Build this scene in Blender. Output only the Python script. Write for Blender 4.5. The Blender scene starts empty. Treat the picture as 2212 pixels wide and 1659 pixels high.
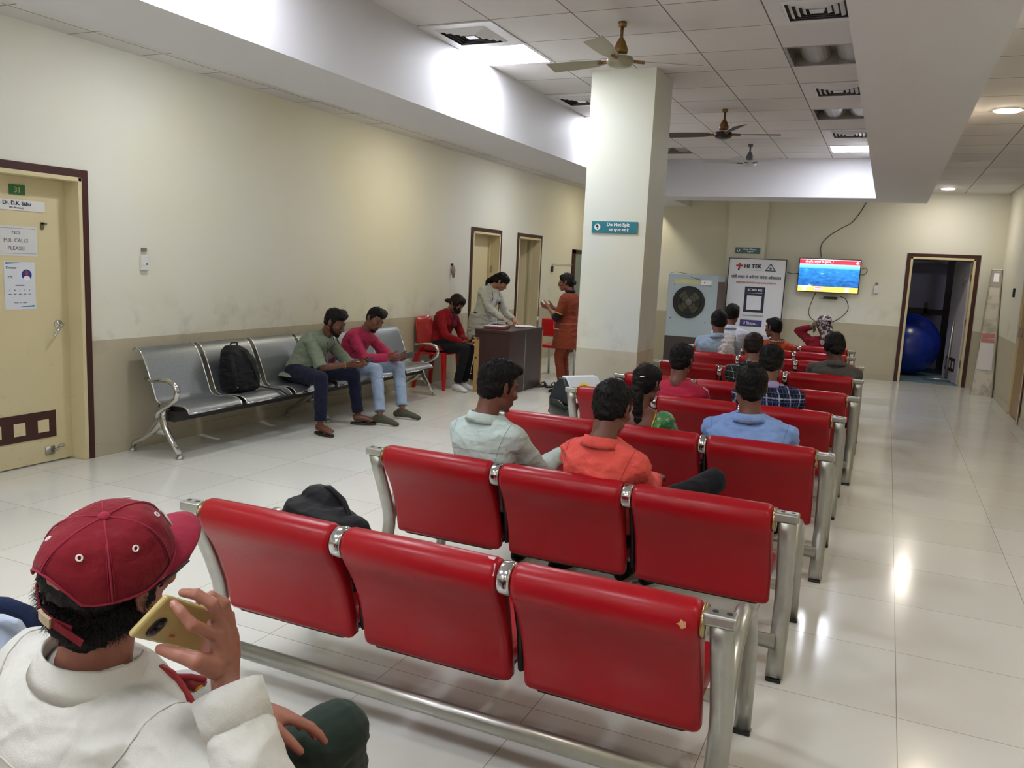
import bpy, bmesh, math, random
import numpy as np
from mathutils import Vector, Matrix, noise
V = Vector
R = math.radians
SC = bpy.context.scene
COL = SC.collection
rnd = random.Random(7)

# ---------------------------------------------------------------- camera, world, exposure
cam = bpy.data.cameras.new('camera'); co = bpy.data.objects.new('camera', cam); COL.objects.link(co)
cam.sensor_width = 36; cam.lens = 1774.83/2212*36; cam.clip_start = .05
M3 = Matrix(((0.90904756, -0.1020627, 0.40399967), (0.41410328, 0.11336228, -0.9031431), (0.0463789, 0.98829763, 0.1453162)))
co.matrix_world = Matrix.Translation((0, 0, 1.6)) @ M3.to_4x4()
SC.camera = co
w = bpy.data.worlds.new('world'); SC.world = w; w.use_nodes = True
w.node_tree.nodes['Background'].inputs[0].default_value = (.5, .5, .5, 1)
w.node_tree.nodes['Background'].inputs[1].default_value = .12
SC.view_settings.view_transform = 'Standard'; SC.view_settings.look = 'None'
SC.view_settings.gamma = 1; SC.view_settings.use_curve_mapping = False
SC.view_settings.exposure = 0.46
PANEL = 31.0        # luminance of the lit ceiling panels
WARM = 150.0         # luminance of the round downlights

# ---------------------------------------------------------------- materials
def lin(c):
    if isinstance(c, str):
        c = tuple(int(c[i:i+2], 16)/255 for i in (0, 2, 4))
    return tuple(x/12.92 if x <= .04045 else ((x+.055)/1.055)**2.4 for x in c)
class NT:
    def __init__(s, name):
        s.m = bpy.data.materials.new(name); s.m.use_nodes = True; s.t = s.m.node_tree
        s.b = s.t.nodes['Principled BSDF']
    def n(s, typ, **kw):
        x = s.t.nodes.new(typ)
        for k, v in kw.items():
            if k[0] == '_': x.inputs[k[1:].replace('_', ' ')].default_value = v
            else: setattr(x, k, v)
        return x
    def l(s, a, b): s.t.links.new(a, b)
    def math(s, op, a, b=None, c=None, clamp=False):
        x = s.n('ShaderNodeMath', operation=op); x.use_clamp = clamp
        for i, v in enumerate((a, b, c)):
            if v is None: continue
            if isinstance(v, (int, float)): x.inputs[i].default_value = v
            else: s.l(v, x.inputs[i])
        return x.outputs[0]
    def mix(s, f, a, b, mode='MIX'):
        x = s.n('ShaderNodeMix', data_type='RGBA', blend_type=mode)
        for i, v in ((0, f), (6, a), (7, b)):
            if isinstance(v, (int, float)): x.inputs[i].default_value = v
            elif isinstance(v, tuple): x.inputs[i].default_value = (*v, 1)
            else: s.l(v, x.inputs[i])
        return x.outputs[2]
    def pos(s, obj=False):
        return s.n('ShaderNodeTexCoord').outputs['Object'] if obj else s.n('ShaderNodeNewGeometry').outputs['Position']
    def sep(s, v):
        x = s.n('ShaderNodeSeparateXYZ'); s.l(v, x.inputs[0]); return x.outputs
    def noise(s, v, scale, detail=3, rough=.5):
        x = s.n('ShaderNodeTexNoise', _Scale=scale, _Detail=detail, _Roughness=rough); s.l(v, x.inputs['Vector']); return x.outputs[0]
    def ramp(s, f, lo, hi):
        x = s.n('ShaderNodeMapRange'); x.inputs[1].default_value = lo; x.inputs[2].default_value = hi; s.l(f, x.inputs[0]); return x.outputs[0]
    def bump(s, h, strength=.2, dist=.01):
        x = s.n('ShaderNodeBump', _Strength=strength, _Distance=dist); s.l(h, x.inputs['Height']); s.l(x.outputs[0], s.b.inputs['Normal'])
    def col(s, c):
        if isinstance(c, tuple): s.b.inputs['Base Color'].default_value = (*c, 1)
        else: s.l(c, s.b.inputs['Base Color'])
    def set(s, **kw):
        for k, v in kw.items(): s.b.inputs[k.replace('_', ' ')].default_value = v
        return s
MATS = {}
def mat(name, c=None, rough=.5, metal=0, var=.08, scale=8, bump=0, bscale=60, emit=None, spec=.5, coat=0, sss=0):
    """plain procedural material: a base colour broken up by noise, optional fine bump"""
    if name in MATS: return MATS[name]
    t = NT(name); base = lin(c)
    p = t.pos(True)
    n = t.noise(p, scale)
    t.col(t.mix(n, tuple(x*(1-var) for x in base), tuple(min(1, x*(1+var)) for x in base)))
    t.set(Roughness=rough, Metallic=metal, Specular_IOR_Level=spec, Coat_Weight=coat)
    if sss: t.set(Subsurface_Weight=sss, Subsurface_Scale=.01); t.b.inputs['Subsurface Radius'].default_value = (1, .35, .2)
    if bump: t.bump(t.noise(p, bscale, 4), bump, .004)
    if emit: t.b.inputs['Emission Color'].default_value = (*lin(emit[0]), 1); t.set(Emission_Strength=emit[1])
    MATS[name] = t.m
    return t.m
def fabric(name, c, bump=.25, bscale=14, rough=.85, weave=900):
    if name in MATS: return MATS[name]
    t = NT(name); base = lin(c); p = t.pos(True)
    n = t.noise(p, 6, 4)
    t.col(t.mix(n, tuple(x*.88 for x in base), tuple(min(1, x*1.1) for x in base)))
    t.set(Roughness=rough, Specular_IOR_Level=.2, Sheen_Weight=.05)
    h = t.math('ADD', t.math('MULTIPLY', t.noise(p, bscale, 3, .45), 1.0), t.math('MULTIPLY', t.noise(p, weave, 1), .04))
    t.bump(h, min(1, bump*1.6), .04)
    MATS[name] = t.m
    return t.m
def plaid(name, c, sx, sz, cols, obj_scale=1):
    """woven check: stripes along local x and z"""
    if name in MATS: return MATS[name]
    t = NT(name); p = t.pos(True); x, y, z = t.sep(p)
    out = lin(c)
    def stripe(co_, per, off, wd):
        f = t.math('FRACT', t.math('ADD', t.math('DIVIDE', co_, per), off))
        return t.math('LESS_THAN', f, wd)
    xy = t.math('ADD', x, t.math('MULTIPLY', y, .6))
    for (off, wd, k, colr) in cols:
        for cc, per in ((xy, sx), (z, sz)):
            out = t.mix(t.math('MULTIPLY', stripe(cc, per, off, wd), k), out, lin(colr))
    t.col(out); t.set(Roughness=.85, Specular_IOR_Level=.2)
    t.bump(t.noise(p, 14, 3), .25, .03)
    MATS[name] = t.m
    return t.m

# ---------------------------------------------------------------- mesh building
class MB:
    """collects verts and faces of one mesh"""
    def __init__(s): s.v = []; s.f = []; s.m = []
    def add(s, v, f, mi=0):
        o = len(s.v); s.v += [tuple(x) for x in v]; s.f += [tuple(i+o for i in q) for q in f]; s.m += [mi]*len(f); return s
    def box(s, c, d, rot=None, mi=0):
        c = V(c); d = V(d)/2; r = rot or Matrix.Identity(3)
        vs = [c + r @ V((sx*d.x, sy*d.y, sz*d.z)) for sx in (-1, 1) for sy in (-1, 1) for sz in (-1, 1)]
        return s.add(vs, [(0, 1, 3, 2), (4, 6, 7, 5), (0, 4, 5, 1), (2, 3, 7, 6), (0, 2, 6, 4), (1, 5, 7, 3)], mi)
    def b2(s, a, b, mi=0):
        a = V(a); b = V(b); return s.box((a+b)/2, b-a, None, mi)
    def loft(s, rings, mi=0, cap=True, closed=False):
        n = len(rings[0]); o = []
        vs = [p for r in rings for p in r]; f = []
        m = len(rings)
        for i in range(m if closed else m-1):
            for j in range(n):
                a = i*n+j; b = i*n+(j+1) % n; c = ((i+1) % m)*n+(j+1) % n; d = ((i+1) % m)*n+j
                f.append((a, b, c, d))
        if cap and not closed:
            f.append(tuple(reversed(range(n)))); f.append(tuple((m-1)*n+j for j in range(n)))
        return s.add(vs, f, mi)
    def tube(s, pts, r, n=12, mi=0, cap=True, ry=None, up=None, closed=False, rnd_=False):
        """swept tube; r number or list; ry second radius (along side axis = r, along up axis = ry)"""
        pts = [V(p) for p in pts]; m = len(pts)
        rs = list(r) if isinstance(r, (list, tuple)) else [r]*m
        rys = rs if ry is None else (list(ry) if isinstance(ry, (list, tuple)) else [ry]*m)
        if rnd_:   # hemispherical ends
            d0 = (pts[0]-pts[1]).normalized(); d1 = (pts[-1]-pts[-2]).normalized()
            A = [(pts[0]+d0*rs[0]*math.sin(a), math.cos(a)) for a in (R(88), R(60), R(30))]
            B = [(pts[-1]+d1*rs[-1]*math.sin(a), math.cos(a)) for a in (R(30), R(60), R(88))]
            rs = [rs[0]*k for _, k in A]+rs+[rs[-1]*k for _, k in B]
            rys = [rys[0]*k for _, k in A]+rys+[rys[-1]*k for _, k in B]
            pts = [p for p, _ in A]+pts+[p for p, _ in B]; m = len(pts)
        rings = []; prev = None
        for i in range(m):
            if closed: t = pts[(i+1) % m]-pts[i-1]
            elif i == 0: t = pts[1]-pts[0]
            elif i == m-1: t = pts[-1]-pts[-2]
            else: t = (pts[i+1]-pts[i]).normalized()+(pts[i]-pts[i-1]).normalized()
            if t.length < 1e-9: t = V((0, 0, 1))
            t.normalize()
            if prev is None:
                u = V(up) if up is not None else (V((0, 0, 1)) if abs(t.z) < .9 else V((0, 1, 0)))
            else: u = prev
            u = u - t*u.dot(t)
            if u.length < 1e-6: u = t.orthogonal()
            u.normalize(); prev = u; sd = t.cross(u)
            rings.append([pts[i]+sd*(math.cos(a)*rs[i])+u*(math.sin(a)*rys[i]) for a in [2*math.pi*k/n for k in range(n)]])
        return s.loft(rings, mi, cap, closed)
    def ell(s, c, r, rot=None, n=14, m=9, mi=0):
        c = V(c); r = V(r) if not isinstance(r, (int, float)) else V((r, r, r)); q = rot or Matrix.Identity(3)
        rings = []
        for i in range(m):
            th = math.pi*(i+.35)/(m-1+.7)
            rings.append([c+q @ V((r.x*math.sin(th)*math.cos(2*math.pi*k/n), r.y*math.sin(th)*math.sin(2*math.pi*k/n), -r.z*math.cos(th))) for k in range(n)])
        return s.loft(rings, mi)
    def cyl(s, a, b, r, n=24, mi=0, r2=None):
        return s.tube([a, b], [r, r2 if r2 is not None else r], n, mi)
    def disc(s, c, nrm, r, n=28, mi=0, ry=None, up=(0, 0, 1)):
        nrm = V(nrm).normalized(); u = V(up); u = (u-nrm*u.dot(nrm)).normalized(); sd = u.cross(nrm); ry = ry or r
        return s.add([V(c)+sd*math.cos(2*math.pi*k/n)*r+u*math.sin(2*math.pi*k/n)*ry for k in range(n)], [tuple(range(n))], mi)
    def prism(s, poly, ext, mi=0):
        """poly: 3d points; ext: extrusion vector"""
        n = len(poly); e = V(ext)
        return s.add([V(p) for p in poly]+[V(p)+e for p in poly], [tuple(reversed(range(n))), tuple(range(n, 2*n))]+[(i, (i+1) % n, n+(i+1) % n, n+i) for i in range(n)], mi)
    def mesh(s, name):
        me = bpy.data.meshes.new(name); me.from_pydata(s.v, [], s.f); me.polygons.foreach_set('material_index', s.m); me.update(); return me
    def build(s, name, mats, parent=None, smooth=False, bevel=0, seg=2, sub=0, shift=None, auto=None):
        me = s.mesh(name)
        if not isinstance(mats, (list, tuple)): mats = [mats]
        for m in mats: me.materials.append(m)
        bm = bmesh.new(); bm.from_mesh(me); bmesh.ops.recalc_face_normals(bm, faces=bm.faces); bm.to_mesh(me); bm.free()
        if shift is not None: me.transform(Matrix.Translation(-V(shift)))
        o = bpy.data.objects.new(name, me); COL.objects.link(o); o.parent = parent
        if smooth or auto: me.polygons.foreach_set('use_smooth', [True]*len(me.polygons))
        if bevel:
            b = o.modifiers.new('b', 'BEVEL'); b.width = bevel; b.segments = seg; b.limit_method = 'ANGLE'; b.angle_limit = R(40)
        if sub:
            q = o.modifiers.new('s', 'SUBSURF'); q.levels = q.render_levels = sub
        if auto:
            me.set_sharp_from_angle(angle=R(auto))
        return o
def tag(o, label, cat=None, group=None, kind=None):
    if label: o['label'] = label
    if cat: o['category'] = cat
    if group: o['group'] = group
    if kind: o['kind'] = kind
    return o
def thing(name, loc, label, cat, group=None, rz=0):
    o = bpy.data.objects.new(name, None); COL.objects.link(o); o.location = loc; o.rotation_euler = (0, 0, rz)
    o.empty_display_size = .1
    return tag(o, label, cat, group)
def struct(name, mb, m, **kw):
    o = mb.build(name, m, **kw); o['kind'] = 'structure'; return o
def kids(o): return [c for c in bpy.data.objects if c.parent == o]
def dup(o, parent=None):
    c = o.copy(); COL.objects.link(c); c.parent = parent
    for k in kids(o): dup(k, c)
    return c
def text(s, h, loc, right, up, m, parent, name='lettering', bold=0, align='CENTER', sx=1.0, spacing=1.0):
    """raised lettering: h = cap height, right/up give its plane"""
    c = bpy.data.curves.new(name, 'FONT'); c.body = s; c.size = h*1.38; c.align_x = align; c.extrude = .0006; c.offset = bold; c.space_character = spacing
    c.resolution_u = 3
    q = bpy.data.objects.new('tmp', c); COL.objects.link(q); bpy.context.view_layer.update()
    me = bpy.data.meshes.new_from_object(q.evaluated_get(bpy.context.evaluated_depsgraph_get()))
    bpy.data.objects.remove(q); bpy.data.curves.remove(c); me.materials.clear(); me.materials.append(m)
    o = bpy.data.objects.new(name, me); COL.objects.link(o); o.parent = parent
    r = V(right).normalized(); u = V(up).normalized(); n = r.cross(u)
    mt = Matrix((r*sx, u, n)).transposed().to_4x4(); mt.translation = V(loc)
    o.matrix_local = mt
    return o
# ---------------------------------------------------------------- the setting
XL, YB, XR, YN, YE = -5.33, 14.57, 1.55, -3.5, 16.6
ZC, ZB, ZS, ZR = 3.25, 2.715, 3.02, 2.97
def wall_mat(name, dado, z0=.885, base='dddcd0', low='b7ae96', warm=.0):
    t = NT(name); p = t.pos(); x, y, z = t.sep(p)
    n = t.noise(p, .55, 2); n2 = t.noise(p, 3.2, 5, .65)
    up_ = t.mix(t.ramp(n, .35, .7), lin(base), lin('d8d4ba'))
    c = t.mix(t.math('LESS_THAN', z, z0), up_, lin(low)) if dado else up_
    # rubbed, dirty band behind the seats
    band = t.math('MULTIPLY', t.ramp(z, 1.3, .95), t.ramp(z, .5, .9))
    c = t.mix(t.math('MULTIPLY', t.math('MULTIPLY', band, t.ramp(n2, .5, .75)), .35), c, lin('6e6650'))
    t.col(c); t.set(Roughness=.55, Specular_IOR_Level=.3); t.bump(t.noise(p, 90, 3), .05, .01)
    return t.m
WALL = wall_mat('wall_paint', True)
PILL = wall_mat('pillar_paint', True, .885, 'c9cfca', 'bcb6a2')
BEAM = mat('beam_paint', 'd2d1d3', .6, var=.03, scale=1)
t = NT('floor_tiles'); p = t.pos(); x, y, z = t.sep(p)
mp = t.n('ShaderNodeMapping'); mp.inputs['Location'].default_value = (-.1915+.0, -3.2015, 0); t.l(p, mp.inputs[0])
bt = t.n('ShaderNodeTexBrick', offset=0, _Scale=1, _Mortar_Size=.0015, _Mortar_Smooth=.1, _Brick_Width=.606, _Row_Height=.6)
bt.inputs['Color1'].default_value = (*lin('d6d6ce'), 1); bt.inputs['Color2'].default_value = (*lin('cfcfc6'), 1); bt.inputs['Mortar'].default_value = (*lin('8d8473'), 1)
t.l(mp.outputs[0], bt.inputs[0])
nn = t.noise(p, .8, 3); sm = t.noise(p, 5, 5, .7)
c = t.mix(t.math('MULTIPLY', t.ramp(nn, .45, .7), .25), bt.outputs['Color'], lin('beb59f'))
t.col(c); t.set(Specular_IOR_Level=.62, Coat_Weight=0)
t.l(t.math('ADD', t.math('MULTIPLY', sm, .16), .07), t.b.inputs['Roughness'])
FLOOR = t.m
t = NT('ceiling_tiles'); p = t.pos()
mp = t.n('ShaderNodeMapping'); mp.inputs['Location'].default_value = (3.275+.006, -5.935+.006, 0); t.l(p, mp.inputs[0])
bt = t.n('ShaderNodeTexBrick', offset=0, _Scale=1, _Mortar_Size=.0055, _Mortar_Smooth=.3, _Brick_Width=.6, _Row_Height=.6)
bt.inputs['Color1'].default_value = (*lin('e4e1de'), 1); bt.inputs['Color2'].default_value = (*lin('dad6d3'), 1); bt.inputs['Mortar'].default_value = (*lin('6b625c'), 1)
t.l(mp.outputs[0], bt.inputs[0])
n = t.noise(p, 1.3, 3)
c = t.mix(t.math('MULTIPLY', n, .35), bt.outputs['Color'], lin('a39a90')); t.col(c)
t.set(Roughness=.8, Specular_IOR_Level=.2); t.bump(t.noise(p, 150, 3), .15, .01)
CEIL = t.m
BROWN = mat('dark_brown_trim', '3c1712', .45, var=.2, scale=20)
t = NT('cream_door_paint'); p = t.pos(); x, y, z = t.sep(p)
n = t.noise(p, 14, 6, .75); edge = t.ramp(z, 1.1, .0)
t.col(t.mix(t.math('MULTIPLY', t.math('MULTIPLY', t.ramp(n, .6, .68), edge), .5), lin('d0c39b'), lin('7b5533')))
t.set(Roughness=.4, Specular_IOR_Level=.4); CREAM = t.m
BLACK = mat('black_plastic', '121214', .4, var=.1)
WHITE = mat('white_plastic', 'd8d8d4', .35, var=.03)
CHROME = mat('chrome', 'c8c8c8', .12, 1, var=.05)
STEELG = mat('satin_aluminium', 'a9a8a0', .33, .85, var=.12, scale=25)
SKIRT = mat('skirting_tile', 'b1a88f', .3, var=.1, scale=3)

struct('floor', MB().b2((-8, YN, -.1), (XR+1.5, YE+2, 0)), FLOOR)
# left wall with four door openings
DL = [(3.13, 4.19, 2.06), (10.34, 11.22, 2.02), (11.91, 12.80, 2.02)]
m = MB(); ys = YN
for a, b, h in DL:
    m.b2((XL-.25, ys, 0), (XL, a, 3.5)); m.b2((XL-.25, a, h), (XL, b, 3.5)); ys = b
m.b2((XL-.25, ys, 0), (XL, YE, 3.5))
struct('wall_left', m, WALL)
# back wall with door opening and shallow column
DX0, DX1, DH = .283, 1.195, 1.995
m = MB().b2((-3.85, YB, 0), (DX0, YB+.2, 3.5)).b2((DX0, YB, DH), (DX1, YB+.2, 3.5)).b2((DX1, YB, 0), (XR+.2, YB+.2, 3.5)).b2((-3.85, YB+.2, 0), (-3.65, YE, 3.5))
struct('wall_back', m, WALL)
struct('trim_1', MB().b2((-2.56, YB-.14, 0), (-1.94, YB, 3.0)), WALL)['label'] = 'shallow cream column standing proud of the back wall'
# right wall with a door opening
m = MB().b2((XR, YN, 0), (XR+.2, 11.1, 3.5)).b2((XR, 11.1, 2.04), (XR+.2, 12.02, 3.5)).b2((XR, 12.02, 0), (XR+.2, YB+.2, 3.5))
struct('wall_right', m, WALL)
struct('wall_near', MB().b2((-6, YN-.2, 0), (XR+.2, YN, 3.5)), WALL)
struct('wall_far', MB().b2((XL, YE, 0), (-3.65, YE+.2, 3.5)), WALL)
# ceilings: main grid leaves real holes at the fittings
fit = {}   # (ix,iy) -> kind
def cell(x, y): return (round((x+3.275)/.6-.5), round((y-5.935)/.6-.5))
PANELS = [(-2.975, 6.235), (-.575, 11.635), (-2.975, 3.235), (-2.975, .235), (-2.975, 9.235), (-1.175, .235), (-1.175, -2.765), (-2.975, -2.765)]
DARKF = [(-.575, 6.835), (-.575, 9.235), (-2.975, 11.635)]
VENTS = [(-2.975, 5.635), (-2.975, 8.035), (-.575, 5.635), (-.575, 8.035), (-.575, 10.435)]
holes = {cell(*q) for q in PANELS+DARKF}
m = MB()
for i in range(0, 5):
    for j in range(-16, 12):
        if (i, j) in holes: continue
        x0, y0 = -3.275+.6*i, 5.935+.6*j
        m.add([(x0, y0, ZC), (x0+.6, y0, ZC), (x0+.6, y0+.6, ZC), (x0, y0+.6, ZC)], [(0, 3, 2, 1)])
struct('ceiling_main', m, CEIL)
struct('ceiling_slab', MB().b2((-6, YN-.2, 3.5), (XR+.2, YE+.2, 3.6)), BEAM)
struct('ceiling_left', MB().b2((XL, YN, ZS), (-3.9, YE, ZS+.03)), CEIL)
struct('ceiling_right', MB().b2((.3, YN, ZR), (XR, YB, ZR+.03)), CEIL)
struct('ceiling_back', MB().b2((-3.9, 13.2, ZR), (.3, YE, ZR+.03)), CEIL)
struct('beam_left', MB().b2((-3.925, YN, ZB), (-3.26, YE, 3.5)), BEAM)
struct('beam_right', MB().b2((-.273, YN, ZB), (.385, 13.3, 3.5)), BEAM)
struct('beam_back', MB().b2((-3.26, 12.55, ZB), (-.273, 13.3, 3.5)), BEAM)
struct('pillar', MB().b2((-2.475, 6.9, 0), (-1.915, 7.46, ZC)), PILL)
# skirtings
def skirt(name, segs, h=.1):
    m = MB()
    for a, b in segs: m.b2((a[0], a[1], 0), (b[0], b[1], h))
    struct(name, m, SKIRT, bevel=.002)
skirt('baseboard_left', [((XL, YN), (XL+.012, 3.07)), ((XL, 4.245), (XL+.012, 10.28)), ((XL, 11.28), (XL+.012, 11.85)), ((XL, 12.86), (XL+.012, 14.3))])
skirt('baseboard_back', [((-3.65, YB-.012), (-2.56, YB)), ((-1.94, YB-.012), (DX0-.06, YB)), ((DX1+.06, YB-.012), (XR, YB)), ((-2.56, YB-.152), (-1.94, YB-.14))])
skirt('baseboard_right', [((XR-.012, YN), (XR, 11.03)), ((XR-.012, 12.09), (XR, YB))])
skirt('baseboard_pillar', [((-2.487, 6.888), (-1.903, 6.9)), ((-1.915, 6.9), (-1.903, 7.46))])

def emat(name, c, s):
    t = NT(name); t.col(lin('f4f4f4')); t.b.inputs['Emission Color'].default_value = (*lin(c), 1); t.set(Emission_Strength=s, Roughness=.5); return t.m
# ---------------------------------------------------------------- doors
def door_frame_left(name, a, b, h, d=.13, depth=.25):
    """brown trim on the wall face, cream jamb lining inside"""
    m = MB(); w_ = .055
    m.b2((XL, a-w_, 0), (XL+.014, a, h+w_)).b2((XL, b, 0), (XL+.014, b+w_, h+w_)).b2((XL, a, h), (XL+.014, b, h+w_))
    o = struct(name, m, BROWN, bevel=.003)
    j = MB(); j.b2((XL-depth, a, 0), (XL+.02, a+.03, h)).b2((XL-depth, b-.03, 0), (XL+.02, b, h)).b2((XL-depth, a, h-.03), (XL+.02, b, h))
    j.b2((XL-d-.05, a+.03, 0), (XL-d+.0, a+.05, h-.03)).b2((XL-d-.05, b-.05, 0), (XL-d+.0, b-.03, h-.03))
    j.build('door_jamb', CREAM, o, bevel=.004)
    return o
d1 = door_frame_left('door_1', 3.13, 4.19, 2.06)
XD = XL-.125
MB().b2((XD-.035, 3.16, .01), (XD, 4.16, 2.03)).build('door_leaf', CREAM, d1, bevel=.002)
m = MB().b2((XD, 3.27, .19), (XD+.006, 4.03, .385))
m.build('vent_panel', BROWN, d1, bevel=.002)
m = MB()
for yy in (3.32, 3.53, 3.705, 3.885): m.b2((XD+.005, yy, .235), (XD+.009, yy+.085, .325))
m.build('vent_opening', CREAM, d1)
m = MB().cyl((XD, 4.075, 1.01), (XD+.008, 4.075, 1.01), .03).tube([(XD, 4.075, 1.01), (XD+.05, 4.075, 1.01), (XD+.055, 4.06, 1.0), (XD+.055, 4.0, .93)], [.011, .011, .011, .009], 10)
m.build('door_handle', CHROME, d1, smooth=True)
m = MB().tube([(XD, 4.0, .09), (XD+.035, 4.0, .095), (XD+.05, 4.01, .11)], .011, 8).b2((XD, 3.94, .06), (XD+.008, 4.01, .12)).ell((XD+.055, 4.03, .125), (.016, .03, .014))
m.build('door_stopper', STEELG, d1, smooth=True)
# door 2: closed leaf, door 3: open into the ward
d2 = door_frame_left('door_2', 10.34, 11.22, 2.02)
MB().b2((XL-.2, 10.37, .01), (XL-.165, 11.19, 1.99)).build('door_leaf', CREAM, d2, bevel=.002)
MB().box((XL-.10, 11.165, .8), (.012, .02, .1)).box((XL-.10, 11.165, 1.5), (.012, .02, .1)).build('hinge', STEELG, d2)
MB().b2((XL-.165, 10.45, 1.6), (XL-.157, 10.72, 1.69)).build('name_plate', WHITE, d2)
d3 = door_frame_left('door_3', 11.91, 12.80, 2.02)
ang = R(62)
rr = Matrix.Rotation(ang, 3, 'Z')
hin = V((XL-.22, 12.75, 0)); dirv = rr @ V((0, -1, 0))
dirv = V((-math.sin(ang), -math.cos(ang), 0))
m = MB().box(hin+dirv*.41+V((0, 0, 1.0)), (.035, .82, 1.98), Matrix.Rotation(-ang, 3, 'Z'))
m.build('door_leaf', CREAM, d3, bevel=.002)
MB().tube([hin+dirv*.74+V((.02, -.02, 1.02)), hin+dirv*.74+V((.07, -.03, 1.02)), hin+dirv*.64+V((.07, -.03, 1.0))], .011, 8).build('door_handle', CHROME, d3, smooth=True)
# ward room seen through door 3
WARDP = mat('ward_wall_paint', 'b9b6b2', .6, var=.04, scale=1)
m = MB().b2((-8, 13.4, 0), (XL-.25, 13.5, 3)).b2((-8, 9.6, 0), (-7.9, 13.4, 3)).b2((-8, 9.5, 0), (XL-.25, 9.6, 3)).b2((-8, 9.5, 2.9), (XL-.25, 13.5, 3))
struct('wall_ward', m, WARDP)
bed = thing('hospital_bed', (-6.6, 12.6, 0), 'white sheeted hospital bed glimpsed through the open door behind the desk', 'bed')
MB().b2((-1.0, -.42, .42), (.95, .42, .56)).build('mattress', fabric('bed_sheet', 'e2e2e6'), bed, bevel=.04, seg=4, smooth=True)
MB().b2((-1.0, -.43, .34), (.97, .43, .42)).build('bed_frame', mat('bed_wood', '8a6a48', .5), bed, bevel=.01)
m = MB()
for sx in (-.9, .88):
    for sy in (-.38, .38): MB().cyl((sx, sy, 0), (sx, sy, .34), .022).build('leg', STEELG, bed, smooth=True)
# door 4: brown framed glass door at the far end of the left wall
GLASS = NT('pale_glass').set(Roughness=.08, Specular_IOR_Level=.8, Alpha=.75); GLASS.col(lin('93a39b')); GLASS = GLASS.m
m = MB()
for a, b in (((14.33, 0), (14.41, 1.9)), ((15.3, 0), (15.38, 1.9)), ((14.33, 1.83), (15.38, 1.9)), ((14.33, 0), (15.38, .12)), ((14.33, .86), (15.38, .93))):
    m.b2((XL, a[0], a[1]), (XL+.05, b[0], b[1]))
d4 = struct('door_4', m, BROWN, bevel=.003)
MB().b2((XL+.018, 14.41, .12), (XL+.024, 15.3, 1.83)).build('glass_pane', GLASS, d4)
# door 5: open doorway in the back wall with the leaf swung inward
m = MB(); w_ = .055
m.b2((DX0-w_, YB-.014, 0), (DX0, YB, DH+w_)).b2((DX1, YB-.014, 0), (DX1+w_, YB, DH+w_)).b2((DX0, YB-.014, DH), (DX1, YB, DH+w_))
d5 = struct('door_5', m, BROWN, bevel=.003)
m = MB().b2((DX0, YB-.02, 0), (DX0+.035, YB+.2, DH)).b2((DX1-.035, YB-.02, 0), (DX1, YB+.2, DH)).b2((DX0, YB-.02, DH-.035), (DX1, YB+.2, DH))
m.build('door_jamb', CREAM, d5, bevel=.004)
hin = V((DX1-.04, YB+.2, 0)); a5 = R(12); dv = V((-math.sin(a5), math.cos(a5), 0)); DOORG = mat('pale_grey_door_paint', 'b9b5b8', .4)
m = MB().box(hin+dv*.4+V((0, 0, .98)), (.035, .8, 1.93), Matrix.Rotation(a5, 3, 'Z')); m.build('door_leaf', DOORG, d5, bevel=.002)
nl = V((-math.cos(a5), -math.sin(a5), 0))
m = MB().box(hin+dv*.42+nl*.021+V((0, 0, .3)), (.006, .5, .22), Matrix.Rotation(a5, 3, 'Z')); m.build('vent_panel', BROWN, d5)
m = MB()
for k in (.25, .42, .59): m.box(hin+dv*k+nl*.025+V((0, 0, .3)), (.004, .09, .11), Matrix.Rotation(a5, 3, 'Z'))
m.build('vent_opening', DOORG, d5)
m = MB()
for zz in (.35, 1.0, 1.7): m.box((DX1-.038, YB+.1, zz), (.012, .1, .11))
m.build('hinge', mat('brass_hinge', '7d6640', .35, .8), d5)
MB().box(hin+dv*.15+nl*.03+V((0, 0, 1.6)), (.03, .08, .05), Matrix.Rotation(a5, 3, 'Z')).box(hin+dv*.12+nl*.03+V((0, 0, 1.72)), (.02, .03, .1), Matrix.Rotation(a5, 3, 'Z')).build('door_latch', STEELG, d5, bevel=.003)
# dim store room behind door 5
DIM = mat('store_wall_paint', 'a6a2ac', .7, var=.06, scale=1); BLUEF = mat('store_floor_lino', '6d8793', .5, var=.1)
m = MB().b2((-1.6, 17.3, 0), (2.6, 17.4, 3)).b2((-1.7, YB+.2, 0), (-1.6, 17.3, 3)).b2((2.6, YB+.2, 0), (2.7, 17.3, 3)).b2((-1.7, YB+.2, 2.8), (2.7, 17.4, 2.9))
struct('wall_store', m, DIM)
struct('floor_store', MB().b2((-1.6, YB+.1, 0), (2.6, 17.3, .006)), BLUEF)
DWOOD = mat('dark_stained_wood', '2c1a14', .5, var=.3, scale=12)
par = MB().b2((.0, 16.9, 2.0), (2.2, 16.98, 2.12)).b2((.95, 16.9, 0), (1.07, 16.98, 2.6)).b2((-.2, 16.88, 1.02), (1.0, 17.0, 1.12)).b2((.62, 16.4, .0), (.68, 16.5, 1.25)).b2((.2, 16.4, 1.05), (.68, 16.5, 1.15))
tag(par.build('wooden_partition_frame', DWOOD, bevel=.004), 'dark stained timber frame standing in the dim room behind the far doorway', 'frame')
o = thing('store_lamp', (1.9, 15.6, 2.8), 'small dim lamp on the ceiling of the store room, out of sight', 'ceiling light'); MB().b2((-.3, -.06, -.03), (.3, .06, 0)).build('diffuser', emat('dim_lamp', 'dfe4ff', 16.0), o)
trol = thing('metal_rack', (.98, 15.2, 0), 'pale metal rack leaning beside the blue ball in the dim room', 'rack')
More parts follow.
